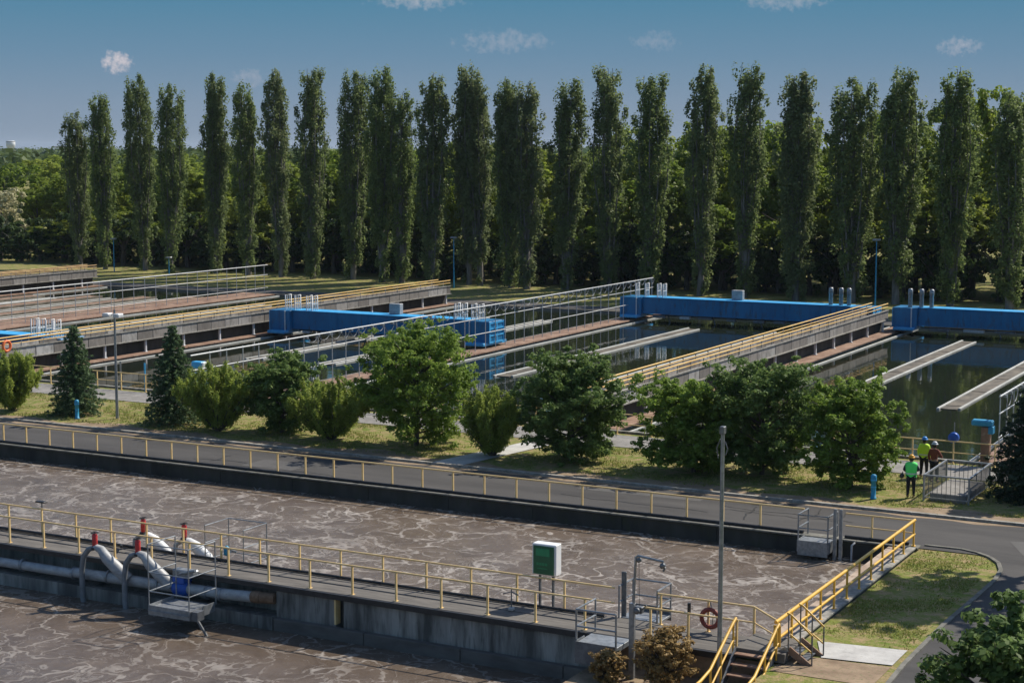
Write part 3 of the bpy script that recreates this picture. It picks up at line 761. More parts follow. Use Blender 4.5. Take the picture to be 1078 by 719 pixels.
def launder(x, y0, y1, label):
    t = thing('overflow_channel', label, 'channel', (x,y0,0), 'overflow channels across the basins')
    w = .62
    mb = MB(); mb.box(x-w,x-w+.16,y0,y1,-.7,.02,.02); mb.build('channel_side', M['launder'], t)
    mb = MB(); mb.box(x+w-.16,x+w,y0+.5,y1-.4,-.7,.0,.02); mb.build('channel_side', M['launder'], t)
    mb = MB(); mb.box(x-w+.165,x+w-.165,y0+.3,y1-.3,-.8,-.045); mb.build('channel_bed', M['bed'], t)
    mb = MB(); mb.box(-w+.17,w-.17,0,.08,-.044,-.015); me = mb.data('cross_tie', M['sludge']); y = y0+1.5
    while y < y1-.2: part_at('cross_tie', me, t, (0,y-y0,0)); y += 6.3
launder(-51.1,93,125.8,'pale overflow channel in the middle right basin, pointing at the round dark shrub')
launder(-43.7,93,126,'pale overflow channel mostly hidden behind the right gallery')
launder(-29.3,93,127.4,'pale overflow channel in the right basin, above the shrub with the marker post')
launder(-22.5,93,127.4,'pale overflow channel nearest the right frame edge above the workers')
launder(-70.6,92.5,125.8,'pale overflow channel behind the middle trellis on its far side')
launder(-64.5,92.5,125.8,'pale overflow channel just behind the middle trellis near the large leafy tree')
launder(-94,93,126,'pale overflow channel beside the left gallery, mostly hidden')
launder(-86.5,93,126,'pale overflow channel close behind the left gallery')
launder(-106.6,80,125.6,'white edged channel next to the far left trellis')
launder(-111.5,80,124.5,'white edged channel, middle of the far left basin')
launder(-117.0,80,122,'white edged channel, farthest in the far left basin')

def trough(x, y0, y1, label):
    t = thing('sludge_trough', label, 'trough', (x,y0,0), 'rust brown troughs of the far left basin')
    MB().box(x-.75,x+.75,y0,y1,-.8,.05,.02).build('trough_body', M['rust_ledge'], t)
    for s in (-1,1): MB().box(x+s*.80-.045,x+s*.80+.045,y0,y1,-.8,.13,.015).build('trough_edge', M['sludge'], t)
trough(-104.6,84,128.5,'rust brown trough nearest the far left trellis')
trough(-108.8,84,126.5,'rust brown trough between the first two white channels of the far left basin')
trough(-114.2,84,124.8,'rust brown trough left of the middle white channel in the far left basin')
trough(-119.6,84,122.5,'rust brown trough farthest left, below the distant orange railed gallery')
def trellis(x, y0, y1, label, levels, loops, ypost0=77.33, step=1.49):
    t = thing('pipe_trellis', label, 'trellis', (x,y0,.1))
    for k, z in enumerate(levels):
        mb = MB(); w = .035 if k else .05
        mb.tube([(x,y0,z),(x,y1,z)], w, 6); mb.build('rail', M['galv_light'], t)
    mb = MB(); mb.tube([(0,0,0),(0,0,levels[0]-.03)], .030, 6); me = mb.data('post', M['galv_light'])
    y = ypost0
    while y < y1:
        if y >= y0: part_at('post', me, t, Vector((x,y,.12)) - ORG[t.name])
        y += step
    if loops:
        mb = MB(); y = loops[0]
        while y < loops[1]:
            L = random.uniform(.9,1.5); pts = []; sag = random.uniform(.3,.55)
            for k in range(7):
                u = k/6; pts.append((x+.12, y+L*u, levels[0]-.08 - sag*4*u*(1-u)))
            mb.tube(pts, .025, 5); y += L
        mb.build('cable_loops', M['galv_dark'], t)
        mb = MB(); mb.box(-.06,.16,-.08,.08,-.13,0); me = mb.data('cable_carrier', M['galv']); y = loops[0]
        while y < loops[1]: part_at('cable_carrier', me, t, Vector((x,y,levels[0])) - ORG[t.name]); y += 1.2
trellis(-58.5,71.2,134.2,'long grey pipe trellis with hanging cable loops crossing before the middle blue bridge',(3.25,2.42,1.31),(82,134),72.86)
trellis(-101,76,135.2,'long plain grey pipe trellis with three rails on the far left basin ledge',(2.92,1.95,.66),None,76.5)
trellis(-16.3,77.2,134,'grey pipe trellis with cable loops at the right frame edge above the dark conifer',(3.2,2.4,1.3),(78,95))

def gallery(x, y0, y1, label, seed):
    rnd = random.Random(seed)
    t = thing('gallery_bridge', label, 'gallery', (x-.6,y0,0))
    for xa, xb in ((x-.10,x),(x-1.4,x-1.3)):
        mb = MB(); y = y0
        while y < y1-.1:
            L = min(1.65, y1-y); d = rnd.uniform(-.02,.02); mb.box(xa+d,xb+d*.5,y+.02,y+L-.02,1.02,1.80+rnd.choice((0,0,-.03)),.012); y += L
        mb.build('parapet', M['gallery_panel'], t)
    MB().box(x-1.29,x-.11,y0,y1,1.05,1.25).build('deck', M['concrete_deck'], t)
    mb = MB(); mb.box(x+.003,x+.10,y0,y1,1.0,1.06); mb.box(x+.003,x+.06,y0,y1,1.72,1.80); mb.build('cornice', M['concrete_kerb'], t)
    for xr in (x-.05, x-1.35):
        mb = MB(); mb.tube([(xr,y0,2.27),(xr,y1,2.27)], .048, 6); mb.tube([(xr,y0,2.03),(xr,y1,2.03)], .034, 6)
        hr = mb.build('handrail', M['yellow_gallery'] if seed < 3 else M['rail_rust'], t)
        m2 = MB(); m2.box(-.025,.025,-.025,.025,0,.5); me = m2.data('rail_post', M['galv'])
        y = y0+.1
        while y < y1:
            part_at('rail_post', me, hr, Vector((xr,y,1.77)) - ORG[hr.name]); y += 1.98
    m2 = MB(); m2.box(-.07,.07,-.07,.07,0,.93); m2.box(-.12,.12,-.12,.12,0,.05); me = m2.data('column', M['galv_white'])
    y = y0+1.6
    while y < y1:
        part_at('column', me, t, Vector((x-.15,y,.115)) - ORG[t.name]); part_at('column', me, t, Vector((x-1.2,y,.115)) - ORG[t.name]); y += 4.2
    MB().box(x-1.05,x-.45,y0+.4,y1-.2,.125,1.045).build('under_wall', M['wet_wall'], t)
    return t
gallery(-36.4,77.2,130.2,'weathered concrete gallery with yellow rails running to the right blue bridges',1)
gallery(-79.0,77.2,134.0,'weathered concrete gallery with yellow rails behind the middle blue bridge',2)
gallery(-122.4,84,134.0,'distant concrete gallery with orange worn rails at the far left edge',3)
t = thing('lifebuoy', 'small orange lifebuoy on the left gallery rail at the frame edge', 'lifebuoy', (-78.85,77.8,1.9))
MB().torus((-78.85,77.8,1.95), .32, .09, 'x').build('ring', M['orange'], t)
MB().tube([(-78.85,77.5,2.05),(-78.85,77.8,2.25),(-78.85,78.1,2.05)], .015, 5).build('rope', M['galv_white'], t)

def scraper_bridge(x0, x1, y, label, zt=2.0, gates_l=True, gates_r=True, tank_l=False, cab=None, rot=0.0):
    cx = (x0+x1)/2
    t = thing('scraper_bridge', label, 'bridge', (cx,y,0), 'blue travelling bridges over the basins')
    L0, L1 = x0+1.9, x1-1.9
    mb = MB(); mb.box(L0,L1,y,y+.5,.62,zt-.05,.02); mb.build('girder', M['blue'], t)
    MB().box(L0,L1,y-.06,y+1.5,zt-.047,zt+.02,.01).build('top_flange', M['blue_light'], t)
    mb = MB(); mb.box(L0,L1,y+.9,y+1.4,.62,zt-.05); mb.build('girder', M['blue'], t)
    mb = MB(); mb.box(L0,L1,y-.05,y-.003,.60,.68); mb.build('lower_flange', M['blue'], t)
    mb = MB(); k = L0+1.4
    while k < L1-.5: mb.box(k-.02,k+.02,y-.025,y-.003,.69,zt-.06); k += 2.8
    mb.build('stiffener', M['blue'], t)
    for s, xa, xb in ((-1,x0,x0+1.9),(1,x1-1.9,x1)):
        mb = MB(); mb.box(xa,xb,y-.35,y+1.9,.45,zt-.02,.03)
        c = mb.build('end_carriage', M['blue'], t)
        mb = MB(); xf = xb+.003 if s > 0 else xa-.053
        for yy in (y-.35,y+.7,y+1.75): mb.box(xf,xf+.05,yy,yy+.15,.45,zt-.05)
        for zz in (.45,.95,1.45,zt-.2): mb.box(xf+.004,xf+.046,y-.2,y+1.75,zz,zz+.12)
        mb.build('end_frame', M['blue_light'], c)
        mb = MB(); mb.box(xa+.2,xb-.1,y-1.0,y+2.5,.28,.5,.03); mb.build('wheel_beam', M['blue_light'], c)
        for yy in (y-.8,y+2.2):
            MB().lathe(((xa+xb)/2,yy,.27), [(.05,-.12),(.17,-.1),(.17,.1),(.05,.12)], 14, 'x').build('wheel', M['black'], c)
        MB().tube([(xa+1.5 if s<0 else xa+.3,y-.42,zt-.02),(xa+1.5 if s<0 else xa+.3,y-.42,.3)], .05, 6).build('ladder_pipe', M['galv_white'], c)
    def gate(xg, yg):
        mb = MB()
        mb.tube([(xg,yg,zt),(xg,yg,zt+1.15),(xg,yg+.75,zt+1.15),(xg,yg+.75,zt)], .045, 6)
        mb.tube([(xg,yg,zt+.55),(xg,yg+.75,zt+.55)], .03, 6)
        mb.tube([(xg,yg+.25,zt),(xg,yg+.25,zt+1.15)], .03, 6); mb.tube([(xg,yg+.5,zt),(xg,yg+.5,zt+1.15)], .03, 6)
        mb.build('guard_gate', M['galv_white'], t)
    if gates_l:
        for dx in (1.2,2.1,3.2,3.7): gate(x0+dx, y+.1)
    if gates_r:
        for dx in (1.1,1.7,2.5,3.1): gate(x1-dx, y+.1)
    if tank_l:
        for dx in (1.2,2.1,2.9): MB().lathe((x0+dx,y+.3,zt), [(.17,0),(.17,.95),(.19,.97),(.19,1.4),(.1,1.46)], 12).build('cylinder', M['galv'], t)
    # scraper gear slung below the girder
    k = L0+1
    rnd = random.Random(int(x0*7))
    while k < L1-2:
        w = rnd.uniform(.6,1.8); MB().box(k,k+w,y-.12,y+.3,.24+rnd.uniform(0,.12),.5,.02).build('scraper_gear', M['galv_light'] if rnd.random() < .6 else M['galv_dark'], t); k += w + rnd.uniform(.5,1.6)
    mb = MB(); mb.tube([(L0,y+.9,.42),(L1,y+.9,.42)], .06, 6); k = L0+2
    while k < L1-1: mb.bar((k,y+.6,.6),(k+.5,y+.6,-.7),.08); k += 4.1
    mb.build('scraper_arm', M['galv_dark'], t)
    if cab:
        MB().box(cab,cab+.95,y+.8,y+1.3,zt+.02,zt+.82,.03).build('control_box', M['pipe'], t)
scraper_bridge(-59.2,-37.3,129.3,'blue travelling bridge with white gates at its left end, beyond the round dark shrub',2.0,True,False,False,-49.6)
scraper_bridge(-36.0,-14.5,130.4,'blue travelling bridge at the right frame edge with three grey cylinders',2.05,False,False,True,None)
scraper_bridge(-78.2,-58.6,105.2,'blue travelling bridge behind the middle trellis with a bright open end frame',2.05,True,True,False,-67.9)
scraper_bridge(-100.4,-80.0,84.2,'blue travelling bridge partly hidden at the left frame edge behind gallery rails',1.75,False,True,False,None)
# cylinders on the right end of the first bridge
t = thing('pressure_cylinder', 'grey upright cylinder on the blue bridge, leftmost of three beside the right gallery', 'cylinder', (-41.0,129.7,2.0), 'grey cylinders on the bridge end')
MB().lathe((-41.0,129.8,2.02), [(.17,0),(.17,.9),(.19,.92),(.19,1.35),(.1,1.4)], 12).build('body', M['galv'], t)
c1 = copy_tree(t); c1.location.x = -40.15; c1['label'] = 'grey upright cylinder on the blue bridge, middle of three beside the right gallery'
c2 = copy_tree(t); c2.location.x = -39.5; c2['label'] = 'grey upright cylinder on the blue bridge, rightmost of three by the right gallery end'

# front handrail of the basins, valves and boxes
def front_rail(x0, x1, label):
    rail('handrail', label, [(x0,76.6,.01),(x1,76.6,.01)], 1.05, [(x,76.6,.01) for x in lin(x0+.1,x1,1.9)], M['yellow'], (1.0,.5), .03)
front_rail(-76,-60.5,'yellow handrail along the basin front behind the left spruce')
front_rail(-57.2,-37.2,'yellow handrail along the basin front behind the large leafy trees')
front_rail(-35.4,-10,'yellow handrail along the basin front behind the workers')
t = thing('valve_gearbox', 'round blue valve gearbox on a pole at the rail behind the workers', 'valve', (-18.25,76.9,0))
MB().tube([(-18.25,76.9,0),(-18.25,76.9,1.9)], .025, 6).build('pole', M['galv'], t)
MB().lathe((-18.25,76.85,1.2), [(.1,-.2),(.24,-.19),(.25,.05),(.16,.07),(.15,.2)], 18, 'y').build('gearbox', M['blue_valve'], t)
t = thing('motor_housing', 'blue motor housing on a brown pillar left of the dark conifer', 'motor', (-17.0,77.0,0))
MB().box(-17.0,-16.6,76.75,77.1,0,1.8,.02).build('pillar', M['rust_ledge'], t)
mb = MB(); mb.box(-17.45,-16.5,76.7,77.15,1.85,2.12,.05); mb.box(-16.68,-16.45,76.7,77.15,1.5,1.848,.03); mb.build('housing', M['blue_marker'], t)
t = thing('motor_housing', 'small blue box with white end on a pole between left spruce and pale shrub', 'motor', (-62.8,77.5,0))
MB().box(-63.25,-62.5,77.0,77.5,1.6,2.0,.05).build('housing', M['blue_light'], t); MB().box(-62.497,-62.35,77.05,77.45,1.63,1.97,.02).build('end_cap', M['white'], t); MB().tube([(-62.9,77.25,.1),(-62.9,77.25,1.6)], .05, 6).build('pole', M['galv'], t)
t = thing('valve_spindle', 'thin teal valve spindle at the basin front left of the grey floodlight post', 'spindle', (-66.7,76.9,0))
MB().tube([(-66.7,76.9,0),(-66.7,76.9,1.7)], .05, 6).build('spindle', M['blue_light'], t)
t = thing('valve_spindle', 'thin grey valve spindle at the basin front right of the left spruce', 'spindle', (-68.6,76.9,0))
MB().tube([(-68.6,76.9,0),(-68.6,76.9,1.7)], .05, 6).build('spindle', M['galv'], t)

# ------------------------------------------------------------------ foliage
def leaf_mesh(name, C, Nn, size, mat, rng, aspect=.6, jitter=.5):
    """C (n,3) leaf centres, Nn (n,3) preferred normals, one rhombic leaf each"""
    n = len(C)
    nrm = Nn + rng.normal(0, jitter, (n,3)); nrm /= np.linalg.norm(nrm, axis=1, keepdims=True) + 1e-9
    a = rng.normal(0, 1, (n,3)); a -= nrm*(a*nrm).sum(1, keepdims=True); a /= np.linalg.norm(a, axis=1, keepdims=True) + 1e-9
    b = np.cross(nrm, a)
    s = (size*rng.uniform(.65, 1.3, n))[:,None]
    V = np.empty((n,4,3), np.float32)
    V[:,0] = C - a*s*.5; V[:,1] = C + b*s*.5*aspect; V[:,2] = C + a*s*.5; V[:,3] = C - b*s*.5*aspect
    me = bpy.data.meshes.new(name)
    me.vertices.add(4*n); me.vertices.foreach_set('co', V.reshape(-1))
    me.loops.add(4*n); me.loops.foreach_set('vertex_index', np.arange(4*n, dtype=np.int32))
    me.polygons.add(n); me.polygons.foreach_set('loop_start', np.arange(0, 4*n, 4, dtype=np.int32))
    me.polygons.foreach_set('loop_total', np.full(n, 4, np.int32))
    me.materials.append(mat); me.update(); me.validate()
    return me

def clumps(rng, centres, radii, per, flat=1.0, up=.25, hollow=.5):
    """leaves on the shells of many small clumps"""
    C = []; Nn = []
    for c, r in zip(centres, radii):
        k = max(3, int(per*rng.uniform(.7,1.3)))
        d = rng.normal(0, 1, (k,3)); d /= np.linalg.norm(d, axis=1, keepdims=True)
        rad = r*(hollow + (1-hollow)*rng.random(k))[:,None]
        p = d*rad; p[:,2] *= flat
        C.append(c + p); q = d.copy(); q[:,2] += up; Nn.append(q)
    return np.concatenate(C), np.concatenate(Nn)

def mk_tree(name, crown_me, trunk_me, label, cat, loc, rz=0, sc=(1,1,1), group=None):
    t = thing(name, label, cat, loc, group)
    t.rotation_euler.z = rz; t.scale = sc
    part_at('trunk', trunk_me, t, (0,0,0)); part_at('crown', crown_me, t, (0,0,0))
    return t

# --- poplars (built 22 m tall, scaled)
def poplar_variant(seed):
    rng = np.random.default_rng(seed); rnd = random.Random(seed)
    H = 22.0
    mb = MB(); mb.tube([(0,0,-.2),(.05,0,3),(0,.08,9),(0,0,16),(0,0,20.5)], [.42,.34,.25,.13,.04], 8)
    cent = []; rad = []
    Rm = rnd.uniform(1.8, 2.45); skip = rnd.choice((.05,.08,.16,.24)); bare = rnd.uniform(.16, .34)
    nl = rnd.randint(10, 13)
    for i in range(nl):
        ang = 2*math.pi*(i/nl + rnd.uniform(-.04,.04)); top = .985 if i == 0 else rnd.uniform(.86,1.0)
        base = rnd.uniform(.04,.22); rr = Rm*(rnd.uniform(.42,.85) if i else .1)
        pts = []
        for k in range(9):
            u = k/8; z = H*(base + (top-base)*u)
            r = rr*min(1, .18+u*1.55)*(1-.26*max(0, u-.7)/.3) + .12*math.sin(u*9+i)
            pts.append((r*math.cos(ang), r*math.sin(ang), z))
        mb.tube(pts, [.11*(1-.85*k/8)+.012 for k in range(9)], 5)
        nk = int((top-base)*H*2.2)
        for k in range(nk):
            u = (k+rnd.random())/nk
            z = H*(base + (top-base)*u); tt = z/H
            dens = 1.0 if tt > bare+.12 else (.78 if tt > bare else .52)
            if rnd.random() > dens: continue
            if rnd.random() < skip: continue
            j = min(7, int(u*8)); w = u*8-j; p = Vector(pts[j]).lerp(Vector(pts[j+1]), w)
            sp = (.50 if tt < .85 else .32)
            cent.append((p.x + rng.normal(0,sp), p.y + rng.normal(0,sp), z)); rad.append(rnd.uniform(.38,.72)*(1 if tt < .97 else .85))
    # bare upright twigs low on the stem
    for i in range(46):
        a = rnd.random()*6.283; z = rnd.uniform(1.0,9); r0 = .2; r1 = rnd.uniform(.5,1.35)*min(1,z/4+.3); L = rnd.uniform(1.8,4)
        mb.tube([(r0*math.cos(a),r0*math.sin(a),z),(r1*.7*math.cos(a+.1),r1*.7*math.sin(a+.1),z+L*.4),(r1*math.cos(a+.15),r1*math.sin(a+.15),z+L)], [.05,.035,.012], 4)
    # low suckers
    for i in range(rnd.randint(8,18)):
        a = rnd.random()*6.283; cent.append((.7*math.cos(a),.7*math.sin(a),rnd.uniform(.4,3))); rad.append(rnd.uniform(.3,.6))
    C, Nn = clumps(rng, np.array(cent), rad, 60, 1.7, .55, .35)
    return leaf_mesh('poplar_crown', C, Nn, .27, M['leaf_poplar'], rng, .8, .45), mb.data('poplar_trunk', M['bark_grey'])
POP = [poplar_variant(100+i) for i in range(10)]
pops = [(-144.2,19.0,'shortest poplar, standing alone at the left end of the row'),(-139.1,21.4,'tall narrow poplar, second from the left end of the row'),
 (-133.7,23.0,'tall full poplar, third from the left end of the row'),(-128.2,21.8,'poplar with thin grey lower trunk, fourth from the left'),
 (-123.1,23.1,'broad tall poplar, fifth from the left in the row'),(-118.5,22.0,'poplar with rounded top, sixth from the left'),
 (-113.2,23.2,'poplar with gaps showing sky near its top, seventh from the left'),(-108.5,23.5,'wide bushy topped poplar, eighth from the left'),
 (-103.9,23.0,'slim poplar with bare grey stem, ninth from the left'),(-98.9,23.3,'tall slim poplar with a shorter twin stem close on its right'),
 (-96.7,20.8,'shorter twin poplar pressed against a taller one on its left'),(-92.8,22.6,'poplar with long bare grey trunk left of the double topped poplar'),
 (-88.9,23.2,'left stem of the double topped poplar behind the teal lamp'),(-87.2,22.6,'right stem of the double topped poplar behind the teal lamp'),
 (-83.0,21.6,'left of two close poplars right of the double topped one'),(-81.2,21.4,'right of two close poplars right of the double topped one'),
 (-77.3,21.6,'pointed poplar standing above the far end of the middle trellis'),(-72.5,22.9,'tall wide poplar left of the white gates on the blue bridge'),
 (-67.3,21.9,'dense poplar directly behind the white gates of the blue bridge'),(-62.1,22.5,'thin poplar behind the left half of the long blue bridge'),
 (-57.6,22.8,'large full poplar behind the middle of the long blue bridge'),(-52.1,21.7,'tall poplar behind the right part of the long blue bridge'),
 (-46.7,20.9,'shaggy poplar just behind the end of the right gallery'),(-42.6,21.8,'slender poplar behind the lamp post and right gallery end'),
 (-37.4,22.0,'biggest poplar behind the rightmost blue bridge'),(-31.8,19.6,'poplar at the right frame edge')]
rp = random.Random(5)
for i, (x, h, lab) in enumerate(pops):
    c, tr = POP[(i*7) % 10] if i % 3 else POP[(i*3+5) % 10]
    w = .73 + .20*(i/25)**.7 + rp.uniform(-.06,.08)
    mk_tree('poplar_tree', c, tr, lab, 'poplar', (x + rp.uniform(-.2,.2), 154 + rp.uniform(-1.0,1.0), 0), rp.uniform(0,6.28), (w,w,h/22.0), 'row of poplars behind the basins').rotation_euler = (rp.uniform(-.02,.02), rp.uniform(-.025,.025), rp.uniform(0,6.28))

# --- woodland broadleaves (built 15 m tall)
def broad_variant(seed, mat, H=15.0, Rm=4.2, per=46, leaf=.42, nclump=150, low=.10):
    rng = np.random.default_rng(seed); rnd = random.Random(seed)
    mb = MB(); mb.tube([(0,0,-.2),(.1,0,H*.2),(0,.1,H*.5),(.1,0,H*.8)], [.30,.24,.15,.04], 7)
    cent = []; rad = []
    for k in range(8):
        a = rnd.random()*6.283; z = H*rnd.uniform(.18,.5); L = Rm*rnd.uniform(.6,.9)
        mb.tube([(0,0,z),(L*.5*math.cos(a),L*.5*math.sin(a),z+L*.5),(L*math.cos(a),L*math.sin(a),z+L*.85)], [.10,.06,.02], 5)
    lobes = [(rnd.uniform(0,6.28), rnd.uniform(.1,.55), rnd.uniform(.30,.92)) for _ in range(9)]
    for k in range(nclump):
        a, rr, tz = lobes[k % 9]
        d = rng.normal(0,1,3); d /= np.linalg.norm(d); d[2] *= .9
        s = rnd.uniform(.7,1.0)*Rm*.58
        c = np.array([rr*Rm*math.cos(a)*1.1, rr*Rm*math.sin(a)*1.1, H*tz]) + d*s
        c[2] = min(max(c[2], H*low), H*.99)
        cent.append(c); rad.append(rnd.uniform(.45,.95)*Rm/4.2)
    C, Nn = clumps(rng, np.array(cent), rad, per, .75, .8, .4)
    return leaf_mesh('woodland_crown', C, Nn, leaf, mat, rng, .75, .5), mb.data('woodland_trunk', M['bark'])
BRD = [broad_variant(200+i, M['leaf_forest']) for i in range(5)]
rf = random.Random(11)
cnt = 0
for Yr, step in ((163.5,6.4),(170,6.0),(178,6.0),(188,7.5)):
    xl = -1.05*Yr - 6; xr = -.165*Yr
    x = xl
    while x < xr:
        xx = x + rf.uniform(-1.6,1.6); yy = Yr + rf.uniform(-2.0,2.0)
        ang = math.degrees(math.atan2(-xx, yy))     # from +Y, to the left
        frac = (ang - 11)/(46-11)
        hh = 20.0 - 8.0*min(1,max(0,frac))**.7 + rf.uniform(-1.8,1.4)
        if frac > .82: hh = rf.uniform(9.5,12.5)
        if Yr < 165: hh *= rf.uniform(.55,.8)
        if frac > .93 and Yr < 172: x += step; continue
        c, tr = BRD[rf.randrange(5)]; w = rf.uniform(.85,1.15)
        mk_tree('broadleaf_tree', c, tr, 'leafy green woodland tree in the dense wood behind the poplars', 'tree', (xx,yy,0), rf.uniform(0,6.28), (w,w,hh/15), 'woodland trees behind the poplars')
        cnt += 1; x += step
for (x, y, h) in ((-196,205,12.5),(-205,214,13),(-190,212,13.5),(-214,226,13),(-202,232,13.5),(-190,228,13),(-226,240,13),(-212,246,13.5),(-198,250,13),(-182,205,12),(-178,216,12.8),(-172,230,13),(-236,256,13),(-220,264,13.5),(-204,270,13)):
    c, tr = BRD[rf.randrange(5)]
    mk_tree('broadleaf_tree', c, tr, 'rounded green tree in the open wood at the left frame edge', 'tree', (x,y,0), rf.uniform(0,6.28), (1.25,1.25,h/15), 'trees of the left wood')
bl = broad_variant(301, M['leaf_bloom'], 9.0, 3.6, 46, .34, 140, .14)
mk_tree('flowering_tree', bl[0], bl[1], 'round tree full of cream blossom at the left frame edge', 'tree', (-170.5,168,0), 0, (1,1,1))
# understory that closes the foot of the wood
rng = np.random.default_rng(77)
sh = broad_variant(302, M['leaf_shaded'], 4.2, 2.6, 40, .34, 70, .05)
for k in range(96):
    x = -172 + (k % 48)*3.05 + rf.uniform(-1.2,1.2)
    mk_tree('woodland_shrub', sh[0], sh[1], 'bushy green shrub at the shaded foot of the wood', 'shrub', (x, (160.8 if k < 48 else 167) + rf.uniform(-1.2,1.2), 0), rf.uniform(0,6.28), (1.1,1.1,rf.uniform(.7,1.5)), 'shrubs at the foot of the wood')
# far-off wood to the horizon
C = []; Rr = []
for k in range(5200):
    y = 270*(9.0**rng.random()); a = R(rng.uniform(9,50)); x = -math.tan(a)*y
    C.append((x, y, rng.uniform(7.5,12.5 if y < 800 else 13))); Rr.append(rng.uniform(2.2,4.0)*(1 + y/900))
cc, nn = clumps(rng, np.array(C), Rr, 13, .6, .6, .4)
o = bpy.data.objects.new('far_woods', leaf_mesh('far_woods', cc, nn, 2.3, M['leaf_far'], rng, .8, .5)); link(o); tag(o, 'green wooded plain stretching to the horizon', 'wood', kind='stuff')
# distant buildings
t = thing('water_tower', 'tiny pale tower building on the far left horizon', 'tower', (-1502,1500,0))
MB().lathe((-1502,1500,0), [(4,0),(4,16),(5.4,17),(5.4,23.5),(3,24)], 16).build('tower', M['galv_white'], t); MB().lathe((-1502,1500,0), [(5.45,22.2),(5.45,23.4)], 16).build('rim', M['pipe'], t)
for k, (x, y, w, h, lab) in enumerate(((-1420,1500,14,16.5,'tiny white distant building left of the shortest poplar'),(-1400,1510,10,18,'tiny distant block beside the white far building'),(-1388,1490,12,16,'tiny low distant building nearest the shortest poplar'))):
    t = thing('distant_building', lab, 'building', (x,y,0))
    MB().box(x-w/2,x+w/2,y-5,y+5,0,h).build('wall', M['white'], t); mb = MB(); mb.box(x-w/2-.3,x+w/2+.3,y-5.3,y+5.3,h+.01,h+.6); mb.build('roof', M['rust_ledge'], t)

# --- verge shrubs and trees
def shrub_leaves(seed, H, Rx, style, mat, n=420, leaf=.15, per=30, spread=(.85,1.15)):
    rng = np.random.default_rng(seed); rnd = random.Random(seed)
    mb = MB(); cent = []; rad = []
    if style == 'spruce':
        mb.tube([(0,0,-.1),(0,0,H*.5),(0,0,H*.97)], [.10,.06,.012], 7)
        z = .25
        while z < H*.985:
            u = z/H; r = Rx*(1-u)**.68*rnd.uniform(.86,1.1)+.05; m = max(5, int(6+9*(1-u)*max(1,Rx/1.8)))
            a0 = rnd.random()*6.28
            for i in range(m):
                a = a0 + 6.283*i/m + rnd.uniform(-.15,.15); L = r*rnd.uniform(.72,1.12)
                mb.tube([(0,0,z),(L*math.cos(a)*.9,L*math.sin(a)*.9,z-.12*L)], [.02,.006], 4)
                for q in np.arange(.25, 1.01, .17 if L > .7 else .3):
                    cent.append((L*q*math.cos(a)+rng.normal(0,.03), L*q*math.sin(a)+rng.normal(0,.03), z-.14*L*q*q + rng.normal(0,.03))); rad.append((.09+.10*(1-u)*(1.1-q*.5))*max(1,Rx/1.9))
            z += (.25 if Rx < 2.5 else .33)*(1-.35*u)
        C, Nn = clumps(rng, np.array(cent), rad, 27 if Rx < 2.5 else 40, .6, .5, .3)
        me = leaf_mesh('spruce_crown', C, Nn, leaf, mat, rng, .35, .4)
    elif style == 'upright':          # many stems rising from the foot like a broom
        ns = 90
        for i in range(ns):
            a = rnd.random()*6.283; sp = Rx*math.sqrt(rnd.random())*rnd.uniform(.55,1.05); top = H*rnd.uniform(.62,1.0)*(1-.25*(sp/Rx)**2)
            pts = [(.12*math.cos(a),.12*math.sin(a),0),(sp*.45*math.cos(a),sp*.45*math.sin(a),top*.35),(sp*.85*math.cos(a),sp*.85*math.sin(a),top*.72),(sp*math.cos(a),sp*math.sin(a),top)]
            mb.tube(pts, [.035,.024,.014,.005], 5)
            for k in range(13):
                u = .16 + .84*(k+rnd.random())/13
                j = min(2,int(u*3)); p = Vector(pts[j]).lerp(Vector(pts[j+1]), u*3-j)
                cent.append((p.x+rng.normal(0,.08),p.y+rng.normal(0,.08),p.z+rng.normal(0,.06))); rad.append(rnd.uniform(.10,.21))
        C, Nn = clumps(rng, np.array(cent), rad, per*.62, 1.5, .6, .2)
        me = leaf_mesh('shrub_crown', C, Nn, leaf, mat, rng, .45, .6)
    else:                             # 'round': limbs ending in layered sprays
        mb.tube([(0,0,-.1),(.03,0,H*.2),(0,.03,H*.5),(0,0,H*.85)], [.13,.11,.07,.02], 7)
        nl = 46
        for i in range(nl):
            a = i*2.39996 + rnd.uniform(-.2,.2); u = (i+.5)/nl
            z0 = H*(.05+.62*u); el = rnd.uniform(.05,.55) + .75*u
            prof = math.sin(math.pi*min(1,(.13+u*.87)))**.55
            L = Rx*rnd.uniform(*spread)*max(.3,prof)
            p0 = Vector((0,0,z0)); p1 = Vector((L*.55*math.cos(a), L*.55*math.sin(a), z0+L*.55*math.tan(min(1.1,el))*.8)); p2 = Vector((L*math.cos(a), L*math.sin(a), min(H*.97, z0+L*math.tan(min(1.05,el))*.75)))
            mb.tube([p0,p1,p2], [.05,.028,.008], 5)
            nk = max(4, int(n/nl))
            for k in range(nk):
                q = .28 + .74*(k+rnd.random())/nk
                p = p0.lerp(p1, q*2) if q < .5 else p1.lerp(p2, (q-.5)*2)
                s = .22*Rx/2.2
                cent.append((p.x+rng.normal(0,s),p.y+rng.normal(0,s),max(.12,p.z+rng.normal(0,s*.8)))); rad.append(rnd.uniform(.16,.34)*(Rx/2.2)**.5)
        for k in range(26):
            a = rnd.random()*6.283; r = Rx*.35*rnd.random(); cent.append((r*math.cos(a),r*math.sin(a),H*rnd.uniform(.78,.99))); rad.append(rnd.uniform(.14,.24))
        C, Nn = clumps(rng, np.array(cent), rad, per, .62, .85, .3)
        me = leaf_mesh('leafy_crown', C, Nn, leaf, mat, rng, .6, .55)
    return me, mb.data('stem', M['bark'])
